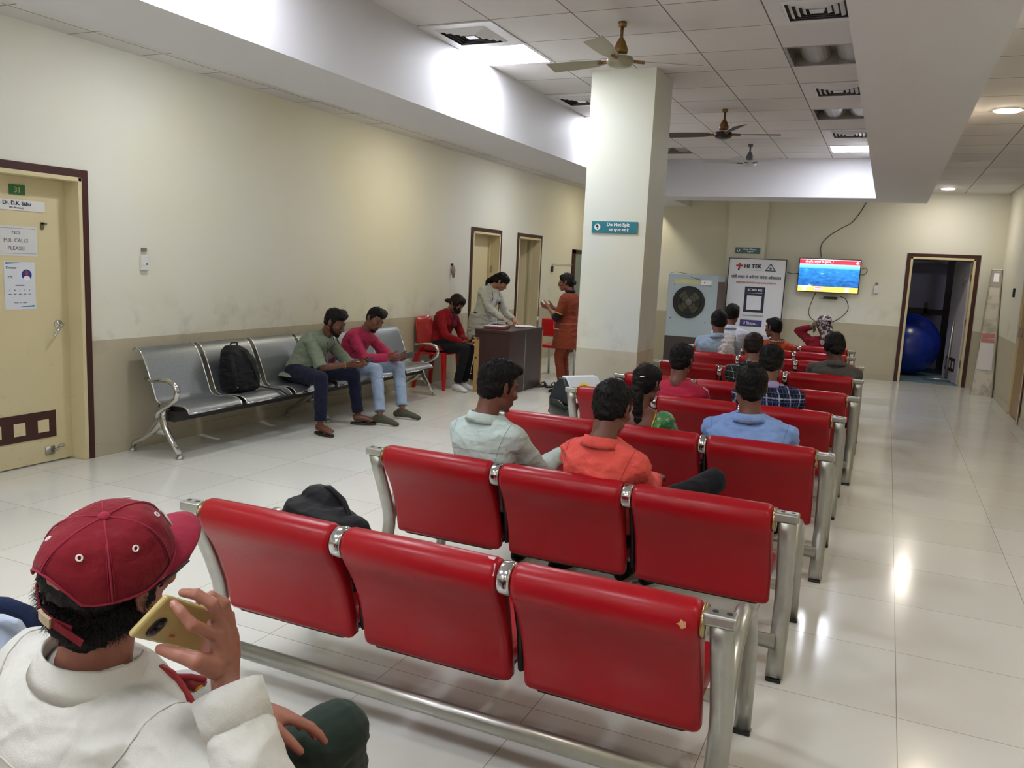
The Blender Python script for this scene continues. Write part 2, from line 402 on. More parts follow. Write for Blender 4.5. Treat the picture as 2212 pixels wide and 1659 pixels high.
m = MB().tube([(.03, 0, .02), (.05, 0, 1.0)], .022, 8).tube([(-.3, -.1, .04), (.2, -.1, .04)], .02, 8); m.build('rack_frame', STEELG, trol, smooth=True)
ball = MB().ell((.40, 15.85, .54), (.53, .53, .53), n=32, m=20)
tag(ball.build('exercise_ball', mat('blue_ball_vinyl', '0d2f9c', .25, var=.1, spec=.7), smooth=True), 'large blue inflatable exercise ball in the dim room behind the far doorway', 'ball')
pl = MB().b2((1.05, 16.2, 0), (1.3, 16.6, 1.75)); tag(pl.build('stacked_plank', DWOOD, bevel=.01), 'tall dark plank stack upright beside the blue ball', 'plank')
# door 6: cream door in the right wall, near the leaning board
m = MB().b2((XR-.014, 11.045, 0), (XR, 11.1, 2.095)).b2((XR-.014, 12.02, 0), (XR, 12.075, 2.095)).b2((XR-.014, 11.1, 2.04), (XR, 12.02, 2.095))
d6 = struct('door_6', m, BROWN, bevel=.003)
TAN = mat('tan_door_laminate', '9a7b4f', .35, var=.15, scale=5)
m = MB().b2((XR-.02, 11.1, 0), (XR+.2, 11.13, 2.04)).b2((XR-.02, 11.99, 0), (XR+.2, 12.02, 2.04)).b2((XR-.02, 11.1, 2.01), (XR+.2, 12.02, 2.04)); m.build('door_jamb', CREAM, d6, bevel=.004)
MB().b2((XR+.01, 11.13, .01), (XR+.045, 11.99, 2.01)).build('door_leaf', TAN, d6, bevel=.002)
MB().box((XR-.015, 11.75, 1.05), (.05, .02, .12)).build('door_handle', CHROME, d6, bevel=.004)

# ---------------------------------------------------------------- ceiling fittings
LEDM = emat('lit_diffuser', 'f0f4ff', PANEL); WARMM = emat('warm_diffuser', 'ffe9cc', WARM); COOLD = emat('cool_diffuser', 'fff6ea', WARM)
FRAMEW = mat('white_enamel', 'd6d4d2', .4, var=.03)
lp = None
LAB = {0: 'bright square ceiling panel light nearest, beside the left beam', 1: 'bright square ceiling panel light at the far right of the tiled ceiling', 4: 'square ceiling panel light hidden from the front by the white pillar'}
for i, (x, y) in enumerate(PANELS):
    if lp is None:
        lp = thing('ceiling_light', (x, y, ZC), '', 'ceiling light', 'square panel lights in the tiled ceiling')
        m = MB()
        for s_ in (-1, 1): m.b2((-.3, s_*.285-.015, -.006), (.3, s_*.285+.015, .03)).b2((s_*.285-.015, -.27, -.006), (s_*.285+.015, .27, .03))
        m.build('frame', FRAMEW, lp)
        MB().b2((-.272, -.272, .004), (.272, .272, .012)).build('diffuser', LEDM, lp)
        MB().b2((-.29, -.29, .03), (.29, .29, .05)).build('housing', FRAMEW, lp)
        o = lp
    else:
        o = dup(lp); o.location = (x, y, ZC)
    o['label'] = LAB.get(i, 'square ceiling panel light in the ceiling over the viewer, out of the photo')
for i, (x, y) in enumerate(DARKF):
    if i == 0:
        df = thing('recessed_light', (x, y, ZC), '', 'ceiling light', 'unlit recessed fittings in the tiled ceiling')
        m = MB().b2((-.3, -.3, .0), (-.28, .3, .1)).b2((.28, -.3, .0), (.3, .3, .1)).b2((-.3, -.3, .0), (.3, -.28, .1)).b2((-.3, .28, .0), (.3, .3, .1)).b2((-.3, -.3, .1), (.3, .3, .11))
        m.build('housing', mat('grey_reflector', '8d8781', .35, .4), df)
        # two curved reflectors
        rm = mat('satin_reflector', '9a948e', .3, .5, var=.25, scale=6)
        for cx_ in (-.12, .14):
            g = MB(); n = 10
            for k in range(n):
                a0, a1 = math.pi*k/n, math.pi*(k+1)/n
                q = [(cx_+.11*math.cos(a0), -.275, .09-.075*math.sin(a0)), (cx_+.11*math.cos(a1), -.275, .09-.075*math.sin(a1)), (cx_+.11*math.cos(a1), .275, .09-.075*math.sin(a1)), (cx_+.11*math.cos(a0), .275, .09-.075*math.sin(a0))]
                g.add(q, [(0, 1, 2, 3)])
            g.build('reflector', rm, df, smooth=True)
        o = df
    else: o = dup(df); o.location = (x, y, ZC)
    o['label'] = ['unlit recessed light fitting nearest, between two square vents', 'unlit recessed light fitting farther off, before the lit far panel', 'open ceiling recess beside the pillar with a dark gap'][i]
for i, (x, y) in enumerate(VENTS):
    if i == 0:
        vt = thing('ceiling_vent', (x, y, ZC), '', 'air vent', 'square ceiling air vents')
        MB().b2((-.295, -.295, -.008), (.295, .295, -.0005)).build('face_plate', FRAMEW, vt)
        m = MB(); DK = mat('vent_dark', '2a2826', .7)
        MB().b2((-.2, -.2, -.0085), (.2, .2, -.0075)).build('throat', DK, vt)
        for k in range(5):
            r0 = .2-.038*k; r1 = r0-.024
            for (a, b) in ((0, 1), (1, 2), (2, 3), (3, 0)):
                cs = [(-1, -1), (1, -1), (1, 1), (-1, 1)]
                A, B = cs[a], cs[b]
                m.add([(A[0]*r0, A[1]*r0, -.008), (B[0]*r0, B[1]*r0, -.008), (B[0]*r1, B[1]*r1, -.022), (A[0]*r1, A[1]*r1, -.022)], [(0, 1, 2, 3)])
        m.b2((-.04, -.04, -.022), (.04, .04, -.018))
        m.build('louvre', FRAMEW, vt)
        o = vt
    else: o = dup(vt); o.location = (x, y, ZC)
    o['label'] = ['square ceiling air vent just before the bright panel by the left beam', 'square ceiling air vent half hidden by the pillar top', 'square ceiling air vent cut by the top edge of the photo', 'square ceiling air vent between the two unlit recessed fittings', 'farthest square ceiling air vent, before the lit far panel'][i]
dl = None
for i, (x, y, on_) in enumerate([(.715, 7.675, 1), (.65, 13.75, 1), (.70, 10.77, 0), (.72, 4.6, 1), (.72, 1.5, 1)]):
    o = thing('downlight', (x, y, ZR), ['round downlight nearest, glowing warm over the corridor', 'round downlight glowing by the back wall', 'unlit round downlight between the two glowing ones', 'round downlight over the near corridor, out of the photo', 'round downlight over the viewer, out of the photo'][i], 'ceiling light', 'round downlights over the corridor')
    MB().cyl((0, 0, -.008), (0, 0, 0), .105, 32).build('rim', FRAMEW, o, smooth=False)
    MB().cyl((0, 0, -.014), (0, 0, -.008), .085, 32).build('diffuser', (WARMM if i == 0 else COOLD) if on_ else FRAMEW, o)
STRIPC = {'c': emat('strip_cool', 'f4f7ff', 195.0), 'y': emat('strip_yellow_light', 'fff3d8', 185.0)}
for i, (y_, k_) in enumerate([(-1.5, 'c'), (1.5, 'c'), (4.6, 'c'), (8.1, 'y'), (11.1, 'c'), (14.2, 'y')]):
    o = thing('downlight', (-4.2, y_, ZS), ['round downlight over the left wall, far behind the viewer', 'round downlight over the left wall, before the door numbered 31', 'round downlight over the left wall, just past the door numbered 31', 'round yellow downlight over the left wall above the seated pair', 'round downlight over the left wall above the reception desk', 'round yellow downlight over the left wall by the glass door'][i], 'ceiling light', 'round downlights over the left wall')
    MB().cyl((0, 0, -.006), (0, 0, 0), .1, 32).build('rim', FRAMEW, o)
    MB().cyl((0, 0, -.011), (0, 0, -.006), .082, 32).build('diffuser', STRIPC[k_], o)
# ceiling fans
FC = [(mat('fan_cream', '9c9780', .4, .2), mat('fan_brass', '8a6a3c', .3, .6)), (mat('fan_brown', '2a1a16', .4, .3), mat('fan_gold', '7a5a30', .35, .6)), (mat('fan_white', 'b9b9bb', .3, .2), mat('fan_grey', '5c5c60', .4, .5))]
def fan(loc, zc, az, cols, label, zm=.25, R_=.56):
    o = thing('ceiling_fan', loc, label, 'ceiling fan', 'ceiling fans along the waiting hall')
    a, b = cols; d = -zm
    MB().cyl((0, 0, -.03), (0, 0, 0), .03, 16).build('ceiling_plate', b, o, smooth=True)
    MB().cyl((0, 0, d+.06), (0, 0, 0), .011, 12).build('rod', b, o, smooth=True)
    MB().tube([(0, 0, d+.045), (0, 0, d+.07), (0, 0, d+.12), (0, 0, d+.15)], [.045, .05, .032, .014], 20).build('canopy', b, o, smooth=True)
    MB().tube([(0, 0, d-.045), (0, 0, d-.035), (0, 0, d-.01), (0, 0, d+.02), (0, 0, d+.03)], [.03, .075, .095, .085, .03], 28).build('motor', a, o, smooth=True)
    for k in az:
        q = Matrix.Rotation(R(k), 3, 'Z'); tl = Matrix.Rotation(R(13), 3, 'X')
        m = MB()
        pts = [(.13, -.035), (.2, -.055), (.35, -.066), (R_, -.07), (R_, .06), (.35, .055), (.2, .04), (.13, .03)]
        m.prism([q @ (tl @ V((px_, py_, 0))+V((0, 0, d))) for px_, py_ in pts], (0, 0, .003))
        bl = m.build('blade', a, o)
        MB().tube([q @ V((.07, 0, d)), q @ V((.17, 0, d-.002))], .012, 8).build('blade_bracket', b, bl, smooth=True)
    return o
fan((-1.82, 5.62, ZC), ZC, (28, -90, 170), FC[0], 'cream ceiling fan nearest, hanging in front of the pillar')
fan((-1.69, 8.77, ZC), ZC, (10, -63, 182), FC[1], 'dark brown ceiling fan in the middle of the hall')
fan((-1.79, 11.15, ZC), ZC, (-47, -98, 215), FC[2], 'pale white ceiling fan farthest away by the back beam', zm=.24, R_=.6)
# ---------------------------------------------------------------- red waiting benches
t = NT('red_vinyl'); p = t.pos(True)
n = t.noise(p, 3, 3); t.col(t.mix(n, lin('8c0812'), lin('a00c1a')))
t.set(Specular_IOR_Level=.24, Coat_Weight=.08, Coat_Roughness=.2)
sc = t.n('ShaderNodeTexNoise', _Scale=26, _Detail=5, _Roughness=.7, _Distortion=1.2); t.l(p, sc.inputs['Vector'])
t.l(t.math('ADD', t.math('MULTIPLY', sc.outputs[0], .2), .24), t.b.inputs['Roughness'])
t.bump(t.math('ADD', t.math('MULTIPLY', sc.outputs[0], .5), t.math('MULTIPLY', t.noise(p, 5, 2), 1.5)), .16, .012)
VINYL = t.m
BLKM = mat('black_pan', '15110f', .5)
FOAM = mat('torn_foam', 'c08a62', .9, bump=.5)
def offset(poly, d):
    n = len(poly); out = []
    for i in range(n):
        a, b, c_ = V((*poly[i-1], 0)), V((*poly[i], 0)), V((*poly[(i+1) % n], 0))
        t_ = (c_-a).normalized(); nn = V((-t_.y, t_.x, 0)); q = b+nn*d; out.append((q.x, q.y))
    return out
def smooth_poly(pts, k=3):
    n = len(pts); out = []
    for i in range(n):
        p0, p1, p2, p3 = [V((*pts[(i+j) % n], 0)) for j in (-1, 0, 1, 2)]
        for s_ in range(k):
            u = s_/k
            q = .5*((2*p1)+(p2-p0)*u+(2*p0-5*p1+4*p2-p3)*u*u+(3*p1-p0-3*p2+p3)*u**3); out.append((q.x, q.y))
    return out
def cushion(prof, x0, x1, rr=.02):
    m = MB(); rings = []
    ks = [(0, rr*.95), (rr*.12, rr*.5), (rr*.45, rr*.16), (rr, 0)]
    for x, d in [(x0+a, b) for a, b in ks]+[(x0+(x1-x0)*.5, -.002)]+[(x1-a, b) for a, b in reversed(ks)]:
        rings.append([(x, y, z) for y, z in offset(prof, d)])
    m.loft(rings); return m
BACK = smooth_poly([(-.027, .668), (-.012, .706), (.028, .723), (.066, .706), (.084, .668), (.096, .62), (.118, .55), (.142, .46), (.166, .37), (.178, .29), (.15, .274), (.126, .284), (.108, .37), (.078, .46), (.035, .545), (-.002, .6), (-.022, .635)])
SEAT = smooth_poly([(.17, .31), (.18, .348), (.25, .355), (.4, .352), (.53, .358), (.6, .345), (.615, .315), (.58, .29), (.4, .285), (.22, .29)])
if sum(BACK[i-1][0]*BACK[i][1]-BACK[i][0]*BACK[i-1][1] for i in range(len(BACK))) < 0: BACK.reverse()
if sum(SEAT[i-1][0]*SEAT[i][1]-SEAT[i][0]*SEAT[i-1][1] for i in range(len(SEAT))) < 0: SEAT.reverse()
def make_bench(loc, label):
    o = thing('waiting_bench', loc, label, 'bench', 'rows of red waiting benches')
    cs = (-.605, 0, .605)
    for c_ in cs:
        cushion(BACK, c_-.281, c_+.281, .024).build('backrest', VINYL, o, smooth=True)
        cushion(SEAT, c_-.255, c_+.255, .022).build('seat', VINYL, o, smooth=True)
        MB().b2((c_-.24, .135, .262), (c_+.24, .56, .288)).build('seat_pan', BLKM, o, bevel=.012)
    for x in (-.3025, .3025):
        MB().tube([(x-.022, .028, .665), (x-.012, .028, .665), (x+.012, .028, .665), (x+.022, .028, .665)], [.049, .053, .053, .049], 28).build('chrome_collar', CHROME, o, smooth=True)
        MB().tube([(x, .09, .62), (x, .15, .45), (x, .17, .32), (x, .3, .3), (x, .55, .3)], .014, 8, ry=.02).build('seat_bracket', BLKM, o, smooth=True)
    MB().tube([(-.93, .35, .285), (.93, .35, .285)], .022, 10).build('seat_rail', STEELG, o, smooth=True)
    MB().tube([(-.93, .075, .15), (.93, .075, .15)], .024, 16, ry=.03).build('rear_rail', STEELG, o, smooth=True)
    for s_ in (-1, 1):
        x = s_*.94
        lg = MB().tube([(x, .01, .67), (x, .045, .58), (x, .1, .46), (x, .138, .36), (x, .15, .30), (x, .138, .24), (x, .095, .12), (x, .05, .012)], .034, 16, ry=.021, up=(0, 1, 0)).build('leg', STEELG, o, smooth=True)
        MB().box((x, .05, .007), (.06, .045, .014)).build('foot_cap', BLACK, lg, bevel=.004)
        lg = MB().tube([(x, .15, .30), (x, .2, .4), (x, .27, .49), (x, .36, .54), (x, .46, .545), (x, .56, .50), (x, .635, .41), (x, .675, .29), (x, .69, .15), (x, .69, .012)], .029, 16, ry=.02, up=(0, -1, 0)).build('leg', STEELG, o, smooth=True)
        MB().box((x, .69, .007), (.06, .045, .014)).build('foot_cap', BLACK, lg, bevel=.004)
        MB().box((s_*.935, .012, .687), (.092, .056, .036)).build('bracket', STEELG, o, bevel=.008, seg=3)
        m = MB()
        for dx in (-.016, .022): m.cyl((s_*(.935+dx), .012, .700), (s_*(.935+dx), .012, .7062), .0085, 14)
        m.build('bolt_hole', BLACK, o)
        MB().tube([(s_*.886, .028, .665), (s_*.897, .028, .665)], [.05, .046], 28).build('end_disc', mat('brass_disc', 'a08a62', .25, .85), o, smooth=True)
    return o
ROWS = [(.66, -.32), (2.13, -.352), (3.215, -.30), (4.45, -.24), (5.72, -.24), (6.78, -.19), (8.0, -.195), (9.2, -.22), (10.25, -.34), (11.2, -.37)]
RL = ['red three-seat bench row nearest the camera, under the man in the cap', 'nearest full red bench, with torn right backrest and a black backpack on it',
      'second fully visible red bench, seating the men in mint and coral shirts', 'third red bench in view, seating the woman in green and the man in light blue',
      'fourth red bench in view, seating the men in pink and blue plaid', 'fifth red bench in view, behind the pink T-shirt man, with a dark checked shirt sitter',
      'sixth red bench in view, seating the man in grey', 'seventh red bench in view, with the man carrying a white towel on his shoulder',
      'eighth red bench in view, seating the man in orange', 'farthest red bench in view, seating the person in a patterned headscarf']
b0 = make_bench((ROWS[0][1]-.8975, ROWS[0][0], 0), RL[0]); BEN = [b0]
for i in range(1, 10):
    o = dup(b0); o.location = (ROWS[i][1]-.8975, ROWS[i][0], 0); o['label'] = RL[i]; BEN.append(o)
# wear on the nearest bench
def on_back(u, x):   # point on rear face of the backrest profile
    pr = [(.028, .7235), (-.0, .717), (-.018, .70), (-.0275, .668), (-.022, .635), (-.002, .6), (.035, .545)]
    k = u*(len(pr)-1); i = min(int(k), len(pr)-2); f = k-i
    return V((x, pr[i][0]*(1-f)+pr[i+1][0]*f, pr[i][1]*(1-f)+pr[i+1][1]*f))
m = MB(); random.seed(3)
c0 = (.845, .36)
ring = []
for k in range(14):
    a = 2*math.pi*k/14; r_ = .5+random.random()*.6
    q = on_back(.52+.07*r_*math.sin(a), .84+.016*r_*math.cos(a)); ring.append(q+V((0, -.0022, .0005)))
m.add(ring, [tuple(range(14))]); m.build('torn_patch', FOAM, BEN[1])
m = MB()
for (u0, u1, x0, x1) in ((.03, .10, .235, .262), (.2, .42, .268, .274)):
    m.add([on_back(u0, x0)+V((0, -.002, .002)), on_back(u1, x0+.01)+V((0, -.003, .001)), on_back(u1, x1)+V((0, -.003, .001)), on_back(u0, x1)+V((0, -.002, .002))], [(0, 1, 2, 3)])
m.build('worn_edge', mat('worn_vinyl', 'c9a0a0', .6), BEN[1])

# ---------------------------------------------------------------- steel bench along the left wall
st = thing('steel_bench', (-5.0, 6.42, 0), 'long six-seat silver metal bench with chrome legs against the left wall', 'bench')
PERF = NT('perforated_steel'); p = PERF.pos(True)
vt_ = PERF.n('ShaderNodeTexVoronoi', _Scale=110); PERF.l(p, vt_.inputs['Vector'])
PERF.col(PERF.mix(PERF.math('MULTIPLY', PERF.math('LESS_THAN', vt_.outputs[0], .3), .35), lin('8b8f91'), lin('4d5053')))
PERF.set(Metallic=.85, Roughness=.4); PERF = PERF.m
PX = [(-.275, .80), (-.252, .815), (-.215, .805), (-.175, .76), (-.125, .66), (-.085, .56), (-.055, .48), (-.03, .425), (.02, .402), (.1, .405), (.2, .412), (.25, .405), (.285, .385), (.30, .36)]
sx = []
for i in range(len(PX)-1):
    for s_ in range(3):
        u = s_/3; p0, p1, p2, p3 = [V((*PX[min(max(i+j, 0), len(PX)-1)], 0)) for j in (-1, 0, 1, 2)]
        q = .5*((2*p1)+(p2-p0)*u+(2*p0-5*p1+4*p2-p3)*u*u+(3*p1-p0-3*p2+p3)*u**3); sx.append((q.x, q.y))
sx.append(PX[-1])
for k in range(6):
    y0 = 4.57-6.42+.62*k; y1 = y0+.56
    m = MB(); n = len(sx)
    nrm = []
    for i in range(n):
        a = V((*sx[max(i-1, 0)], 0)); b = V((*sx[min(i+1, n-1)], 0)); t_ = (b-a).normalized(); nrm.append(V((-t_.y, t_.x, 0)))
    rings = []
    for i in range(n):
        x, z = sx[i]; q = nrm[i]*.003
        rings.append([(x+q.x, y0, z+q.y), (x+q.x, y1, z+q.y), (x-q.x, y1, z-q.y), (x-q.x, y0, z-q.y)])
    m.loft(rings); sh = m.build('seat_shell', PERF, st, auto=50)
    e = MB()
    for yy in (y0, y1): e.tube([(x, yy, z) for x, z in sx], .0075, 8)
    e.tube([(sx[-1][0], y0, sx[-1][1]), (sx[-1][0], y1, sx[-1][1])], .0075, 8).tube([(sx[0][0], y0, sx[0][1]), (sx[0][0], y1, sx[0][1])], .0075, 8)
    e.build('chrome_edge', CHROME, sh, smooth=True)
MB().b2((.06, -1.84, .275), (.14, 1.86, .36)).build('beam', BLKM, st, bevel=.004)
m = MB()
for k in range(6):
    for dy in (.06, .5): m.b2((-.06, 4.57-6.42+.62*k+dy-.02, .36), (.24, 4.57-6.42+.62*k+dy+.02, .392))
m.build('seat_bracket', BLKM, st)
for y in (4.56, 6.40, 8.44):
    yy = y-6.42
    lg = MB().tube([(.05, yy, .40), (.03, yy, .31), (.06, yy, .22), (.13, yy, .13), (.205, yy, .035)], [.03, .04, .03, .024, .018], 14, ry=[.022]*5)
    lg.tube([(.02, yy, .36), (.0, yy, .26), (-.07, yy, .19), (-.17, yy, .12), (-.27, yy, .07), (-.285, yy, .035)], [.03, .04, .032, .024, .018, .016], 14, ry=[.022]*6)
    lg.prism([(.04, yy-.008, .25), (-.1, yy-.008, .16), (-.02, yy-.008, .165), (.09, yy-.008, .17)], (0, .016, 0))
    g = lg.build('leg', CHROME, st, smooth=True)
    for x in (.21, -.287): MB().tube([(x, yy, .0), (x, yy, .012), (x, yy, .02), (x, yy, .035)], [.027, .027, .018, .008], 16).build('foot', STEELG, g, smooth=True)
for y, s_ in ((4.52, 1), (8.47, 1)):
    yy = y-6.42
    MB().tube([(-.10, yy, .595), (-.02, yy, .587), (.06, yy, .60), (.14, yy, .603), (.205, yy, .58), (.235, yy, .53), (.22, yy, .475), (.16, yy, .425), (.09, yy, .39), (.03, yy, .35), (.02, yy, .3)], [.012, .014, .016, .018, .02, .022, .02, .018, .018, .02, .022], 14).build('armrest', CHROME, st, smooth=True)

# ---------------------------------------------------------------- red plastic chair
RPL = mat('red_plastic', 'b01012', .3, var=.05, coat=.2)
pc = thing('plastic_chair', (-5.07, 9.02, 0), 'glossy red moulded plastic chair by the wall under the woman in red', 'chair')
m = MB(); m.prism([(-.2, -.2, .43), (.2, -.22, .44), (.215, 0, .44), (.2, .22, .44), (-.2, .2, .43)], (0, 0, .025)); m.build('seat', RPL, pc, bevel=.012, seg=3)
m = MB(); rows = []
for k in range(7):
    u = k/6; z = .45+.44*u; x = -.19-.075*u; wd = .2+.02*math.sin(u*3.1)
    if k == 6: wd = .15
    rows.append([(x-.03*math.cos(a)*1.0+(.03 if 1 else 0), wd*math.sin(a), z) for a in [math.pi*(-.5+j/8) for j in range(9)]]+[(x-.03*math.cos(a)+.03+.014, wd*.97*math.sin(a), z) for a in [math.pi*(.5-j/8) for j in range(9)]])
m.loft(rows); m.build('backrest', RPL, pc, smooth=True)
for sx_, sy_ in ((.18, .19), (.18, -.19), (-.2, .19), (-.2, -.19)):
    m = MB(); m.prism([(sx_-.025, sy_-.025, .44), (sx_+.03, sy_-.025, .44), (sx_+.03, sy_+.025, .44), (sx_-.025, sy_+.025, .44)], (0, 0, .001))
    g = MB().loft([[(sx_+dx*a+ox, sy_+dy*a+oy, z) for dx, dy in ((-.028, -.028), (.028, -.028), (.028, .028), (-.028, .028))] for z, a, ox, oy in ((.44, 1, 0, 0), (.2, .8, .01*(1 if sx_ > 0 else -1), 0), (0, .62, .025*(1 if sx_ > 0 else -1), .012*(1 if sy_ > 0 else -1)))])
    g.build('leg', RPL, pc, bevel=.006)
# ---------------------------------------------------------------- desk and papers
dk = thing('reception_desk', (-4.32, 9.53, 0), 'dark brown laminate desk with chipped edges by the two standing women', 'desk')
LAM = NT('dark_laminate'); p = LAM.pos(True); x, y, z = LAM.sep(p); n = LAM.noise(p, 9, 6, .75)
wear = LAM.math('MULTIPLY', LAM.ramp(n, .56, .62), LAM.ramp(z, .2, .02))
LAM.col(LAM.mix(LAM.math('MULTIPLY', wear, .7), lin('3a2622'), lin('7a6a5a'))); LAM.set(Roughness=.35); LAM = LAM.m
PLY = NT('bare_plywood_edge'); p = PLY.pos(True); PLY.col(PLY.mix(PLY.ramp(PLY.noise(p, 7, 4, .6), .60, .64), lin('a98654'), lin('3a2622'))); PLY.set(Roughness=.7); PLY = PLY.m
MB().b2((-.24, -.53, .75), (.245, .535, .785)).build('desk_top', LAM, dk, bevel=.003)
MB().b2((.215, -.52, 0), (.235, .52, .75)).build('front_panel', LAM, dk)
m = MB().b2((-.235, -.52, 0), (.215, -.5, .75)); m.build('side_panel', LAM, dk)
MB().b2((-.235, .5, 0), (.215, .52, .75)).build('side_panel', LAM, dk)
MB().b2((-.24, -.525, 0), (-.175, -.519, .68)).build('chipped_edge', PLY, dk)
MB().b2((.232, .49, 0), (.238, .522, .75)).build('chipped_edge', PLY, dk)
MB().b2((.234, -.05, 0), (.238, -.035, .75)).build('joint_strip', mat('grey_strip', '8f8a84', .5), dk)
PAP = mat('paper', 'd9d9dc', .7, var=.03)
def papers(name, loc, sz, n, lab, rz, m_=PAP, th=.0025, fan_=.03):
    g = MB(); random.seed(int(abs(loc[0]*100)))
    for k in range(n):
        q = Matrix.Rotation(random.uniform(-1, 1)*fan_*8, 3, 'Z'); g.box((random.uniform(-1, 1)*fan_, random.uniform(-1, 1)*fan_, th*(k+.5)), (sz[0], sz[1], th*.9), q)
    o = g.build(name, m_); o.location = loc; o.rotation_euler = (0, 0, rz); return tag(o, lab, 'papers')
papers('loose_papers', (-4.27, 9.84, .7852), (.21, .297), 6, 'fanned white sheets of paper spread on the right of the dark desk', .5, fan_=.04)
papers('document_stack', (-4.4, 9.3, .8172), (.23, .33), 4, 'neat stack of white forms lying on a maroon file on the desk', .25, fan_=.008)
rf = MB().box((0, 0, .016), (.27, .36, .03)); o = rf.build('ledger_book', mat('maroon_cover', '6a1418', .5), bevel=.004); o.location = (-4.4, 9.3, .7855); o.rotation_euler = (0, 0, .25); tag(o, 'maroon bound ledger lying under white forms on the desk', 'book')
o = MB().box((0, 0, .004), (.22, .31, .008), Matrix.Rotation(R(-8), 3, 'Y')).build('clipboard', mat('grey_board', '8a93a2', .4), bevel=.002); o.location = (-4.42, 9.42, .853); o.rotation_euler = (0, 0, .15); tag(o, 'grey blue clipboard resting tilted on top of the white forms', 'clipboard')
# ---------------------------------------------------------------- swing bin by the pillar
bn = thing('waste_bin', (-2.27, 6.46, 0), 'black waste bin with white swing lid standing before the white pillar', 'bin', rz=R(-38)); bn.scale = (1.15, 1.15, 1.0)
BINM = mat('bin_black', '24272b', .35, var=.1)
MB().loft([[(dx*a, dy*a, z) for dx, dy in ((-.17, -.15), (.17, -.15), (.17, .15), (-.17, .15))] for z, a in ((0, .82), (.46, 1))]).build('body', BINM, bn, bevel=.02, seg=3)
m = MB(); rr = []
for z, a in ((.33, 1.0), (.36, 1.12), (.42, 1.08), (.47, 1.1), (.475, 1.02)):
    random.seed(int(z*100)); rr.append([(a*.18*math.copysign(abs(math.cos(q))**.5, math.cos(q))*(1+random.uniform(-.05, .05)), a*.16*math.copysign(abs(math.sin(q))**.5, math.sin(q))*(1+random.uniform(-.05, .05)), z+random.uniform(-.02, .02)) for q in [2*math.pi*k/28 for k in range(28)]])
m.loft(rr, cap=False); m.build('bin_liner', mat('black_bin_liner', '1d211f', .25, bump=.4, bscale=20), bn, smooth=True)
m = MB(); m.prism([(-.175, -.155, .47), (.175, -.155, .47), (.17, -.155, .5), (.02, -.155, .68), (-.05, -.155, .68), (-.17, -.155, .5)], (0, .31, 0)); m.build('lid', BINM, bn, bevel=.015, seg=3)
m = MB(); m.prism([(.178, -.135, .505), (.035, -.135, .69), (-.03, -.135, .695), (-.03, -.135, .68), (.03, -.135, .672), (.17, -.135, .497)], (0, .27, 0)); fl = m.build('flap', mat('bin_lid_grey', 'c2c6c8', .35), bn, bevel=.01, seg=3)
nn = V((.185, 0, .143)).normalized(); cc = V((.112, -.02, .602))
m = MB().disc(cc+nn*.002, nn, .052, ry=.058); m.build('sticker', mat('sticker_yellow', 'd8c420', .5), fl)
m = MB().disc(cc+nn*.003+V((-.01, 0, .014)), nn, .026, ry=.018).disc(cc+nn*.003+V((.022, .01, -.028)), nn, .02, ry=.016); m.build('sticker_print', mat('sticker_green', '2f5a4a', .5), fl)
# ---------------------------------------------------------------- air cooler
ac = thing('air_cooler', (-2.93, 13.95, 0), 'tall pale blue metal air cooler with round black grille by the back wall', 'air cooler')
ACM = mat('cooler_enamel', '9fabae', .45, var=.1, scale=3); FRB = mat('cooler_stand_brown', '3c302b', .6)
MB().b2((-.41, -.3, 0), (.41, .3, .52)).build('stand', FRB, ac, bevel=.01)
MB().b2((-.41, -.31, .52), (.41, .32, 1.56)).build('cabinet', ACM, ac, bevel=.015, seg=3)
m = MB().cyl((-.04, -.325, 1.1), (-.04, -.3, 1.1), .262, 48); m.build('fan_opening', mat('cooler_dark', '0b0b0a', .6), ac)
m = MB()
for a in range(4):
    q = Matrix.Rotation(R(45+90*a), 3, 'Y'); m.prism([V((-.04, -.327, 1.1))+q @ V(v_) for v_ in ((.05, 0, -.05), (.19, 0, -.08), (.19, 0, .05), (.05, 0, .05))], (0, -.004, 0))
m.build('fan_blade', mat('olive_blade', '3e3c22', .4), ac)
MB().tube([(-.04, -.345, 1.1), (-.04, -.325, 1.1)], [.055, .07], 24).build('fan_hub', mat('hub_grey', '55544c', .4), ac, smooth=True)
m = MB()
for rg in (.262, .2, .13, .07): m.tube([(-.04+rg*math.cos(2*math.pi*k/40), -.337, 1.1+rg*math.sin(2*math.pi*k/40)) for k in range(40)], .003, 5, closed=True)
m.build('wire_grille', BLACK, ac)
m = MB().b2((-.3, -.313, 1.40), (.12, -.308, 1.47)); m.build('brand_strip', mat('strip_yellow', 'b8b27a', .4), ac)
m = MB().b2((.13, -.33, 1.39), (.31, -.308, 1.47)); m.build('switch_box', WHITE, ac, bevel=.006)
MB().disc((.2, -.3315, 1.43), (0, -1, 0), .012).build('switch_knob', mat('red_knob', 'c03028', .4), ac)
m = MB().b2((.405, -.27, .62), (.418, .28, 1.45)); m.build('cooling_pad', mat('cooling_pad', '5f5048', .9, bump=.6, bscale=40), ac)
m = MB()
for a in ((-.3, 1.37), (.3, 1.37), (-.33, .82), (.25, .78)): m.cyl((a[0], -.318, a[1]), (a[0], -.31, a[1]), .009, 10)
m.build('screw', BLACK, ac)
MB().tube([(-.4, -.2, 1.57), (-.3, -.25, 1.585), (-.1, -.28, 1.56), (.0, -.32, 1.5), (.15, -.33, 1.47)], .004, 6).build('power_cord', BLACK, ac, smooth=True)
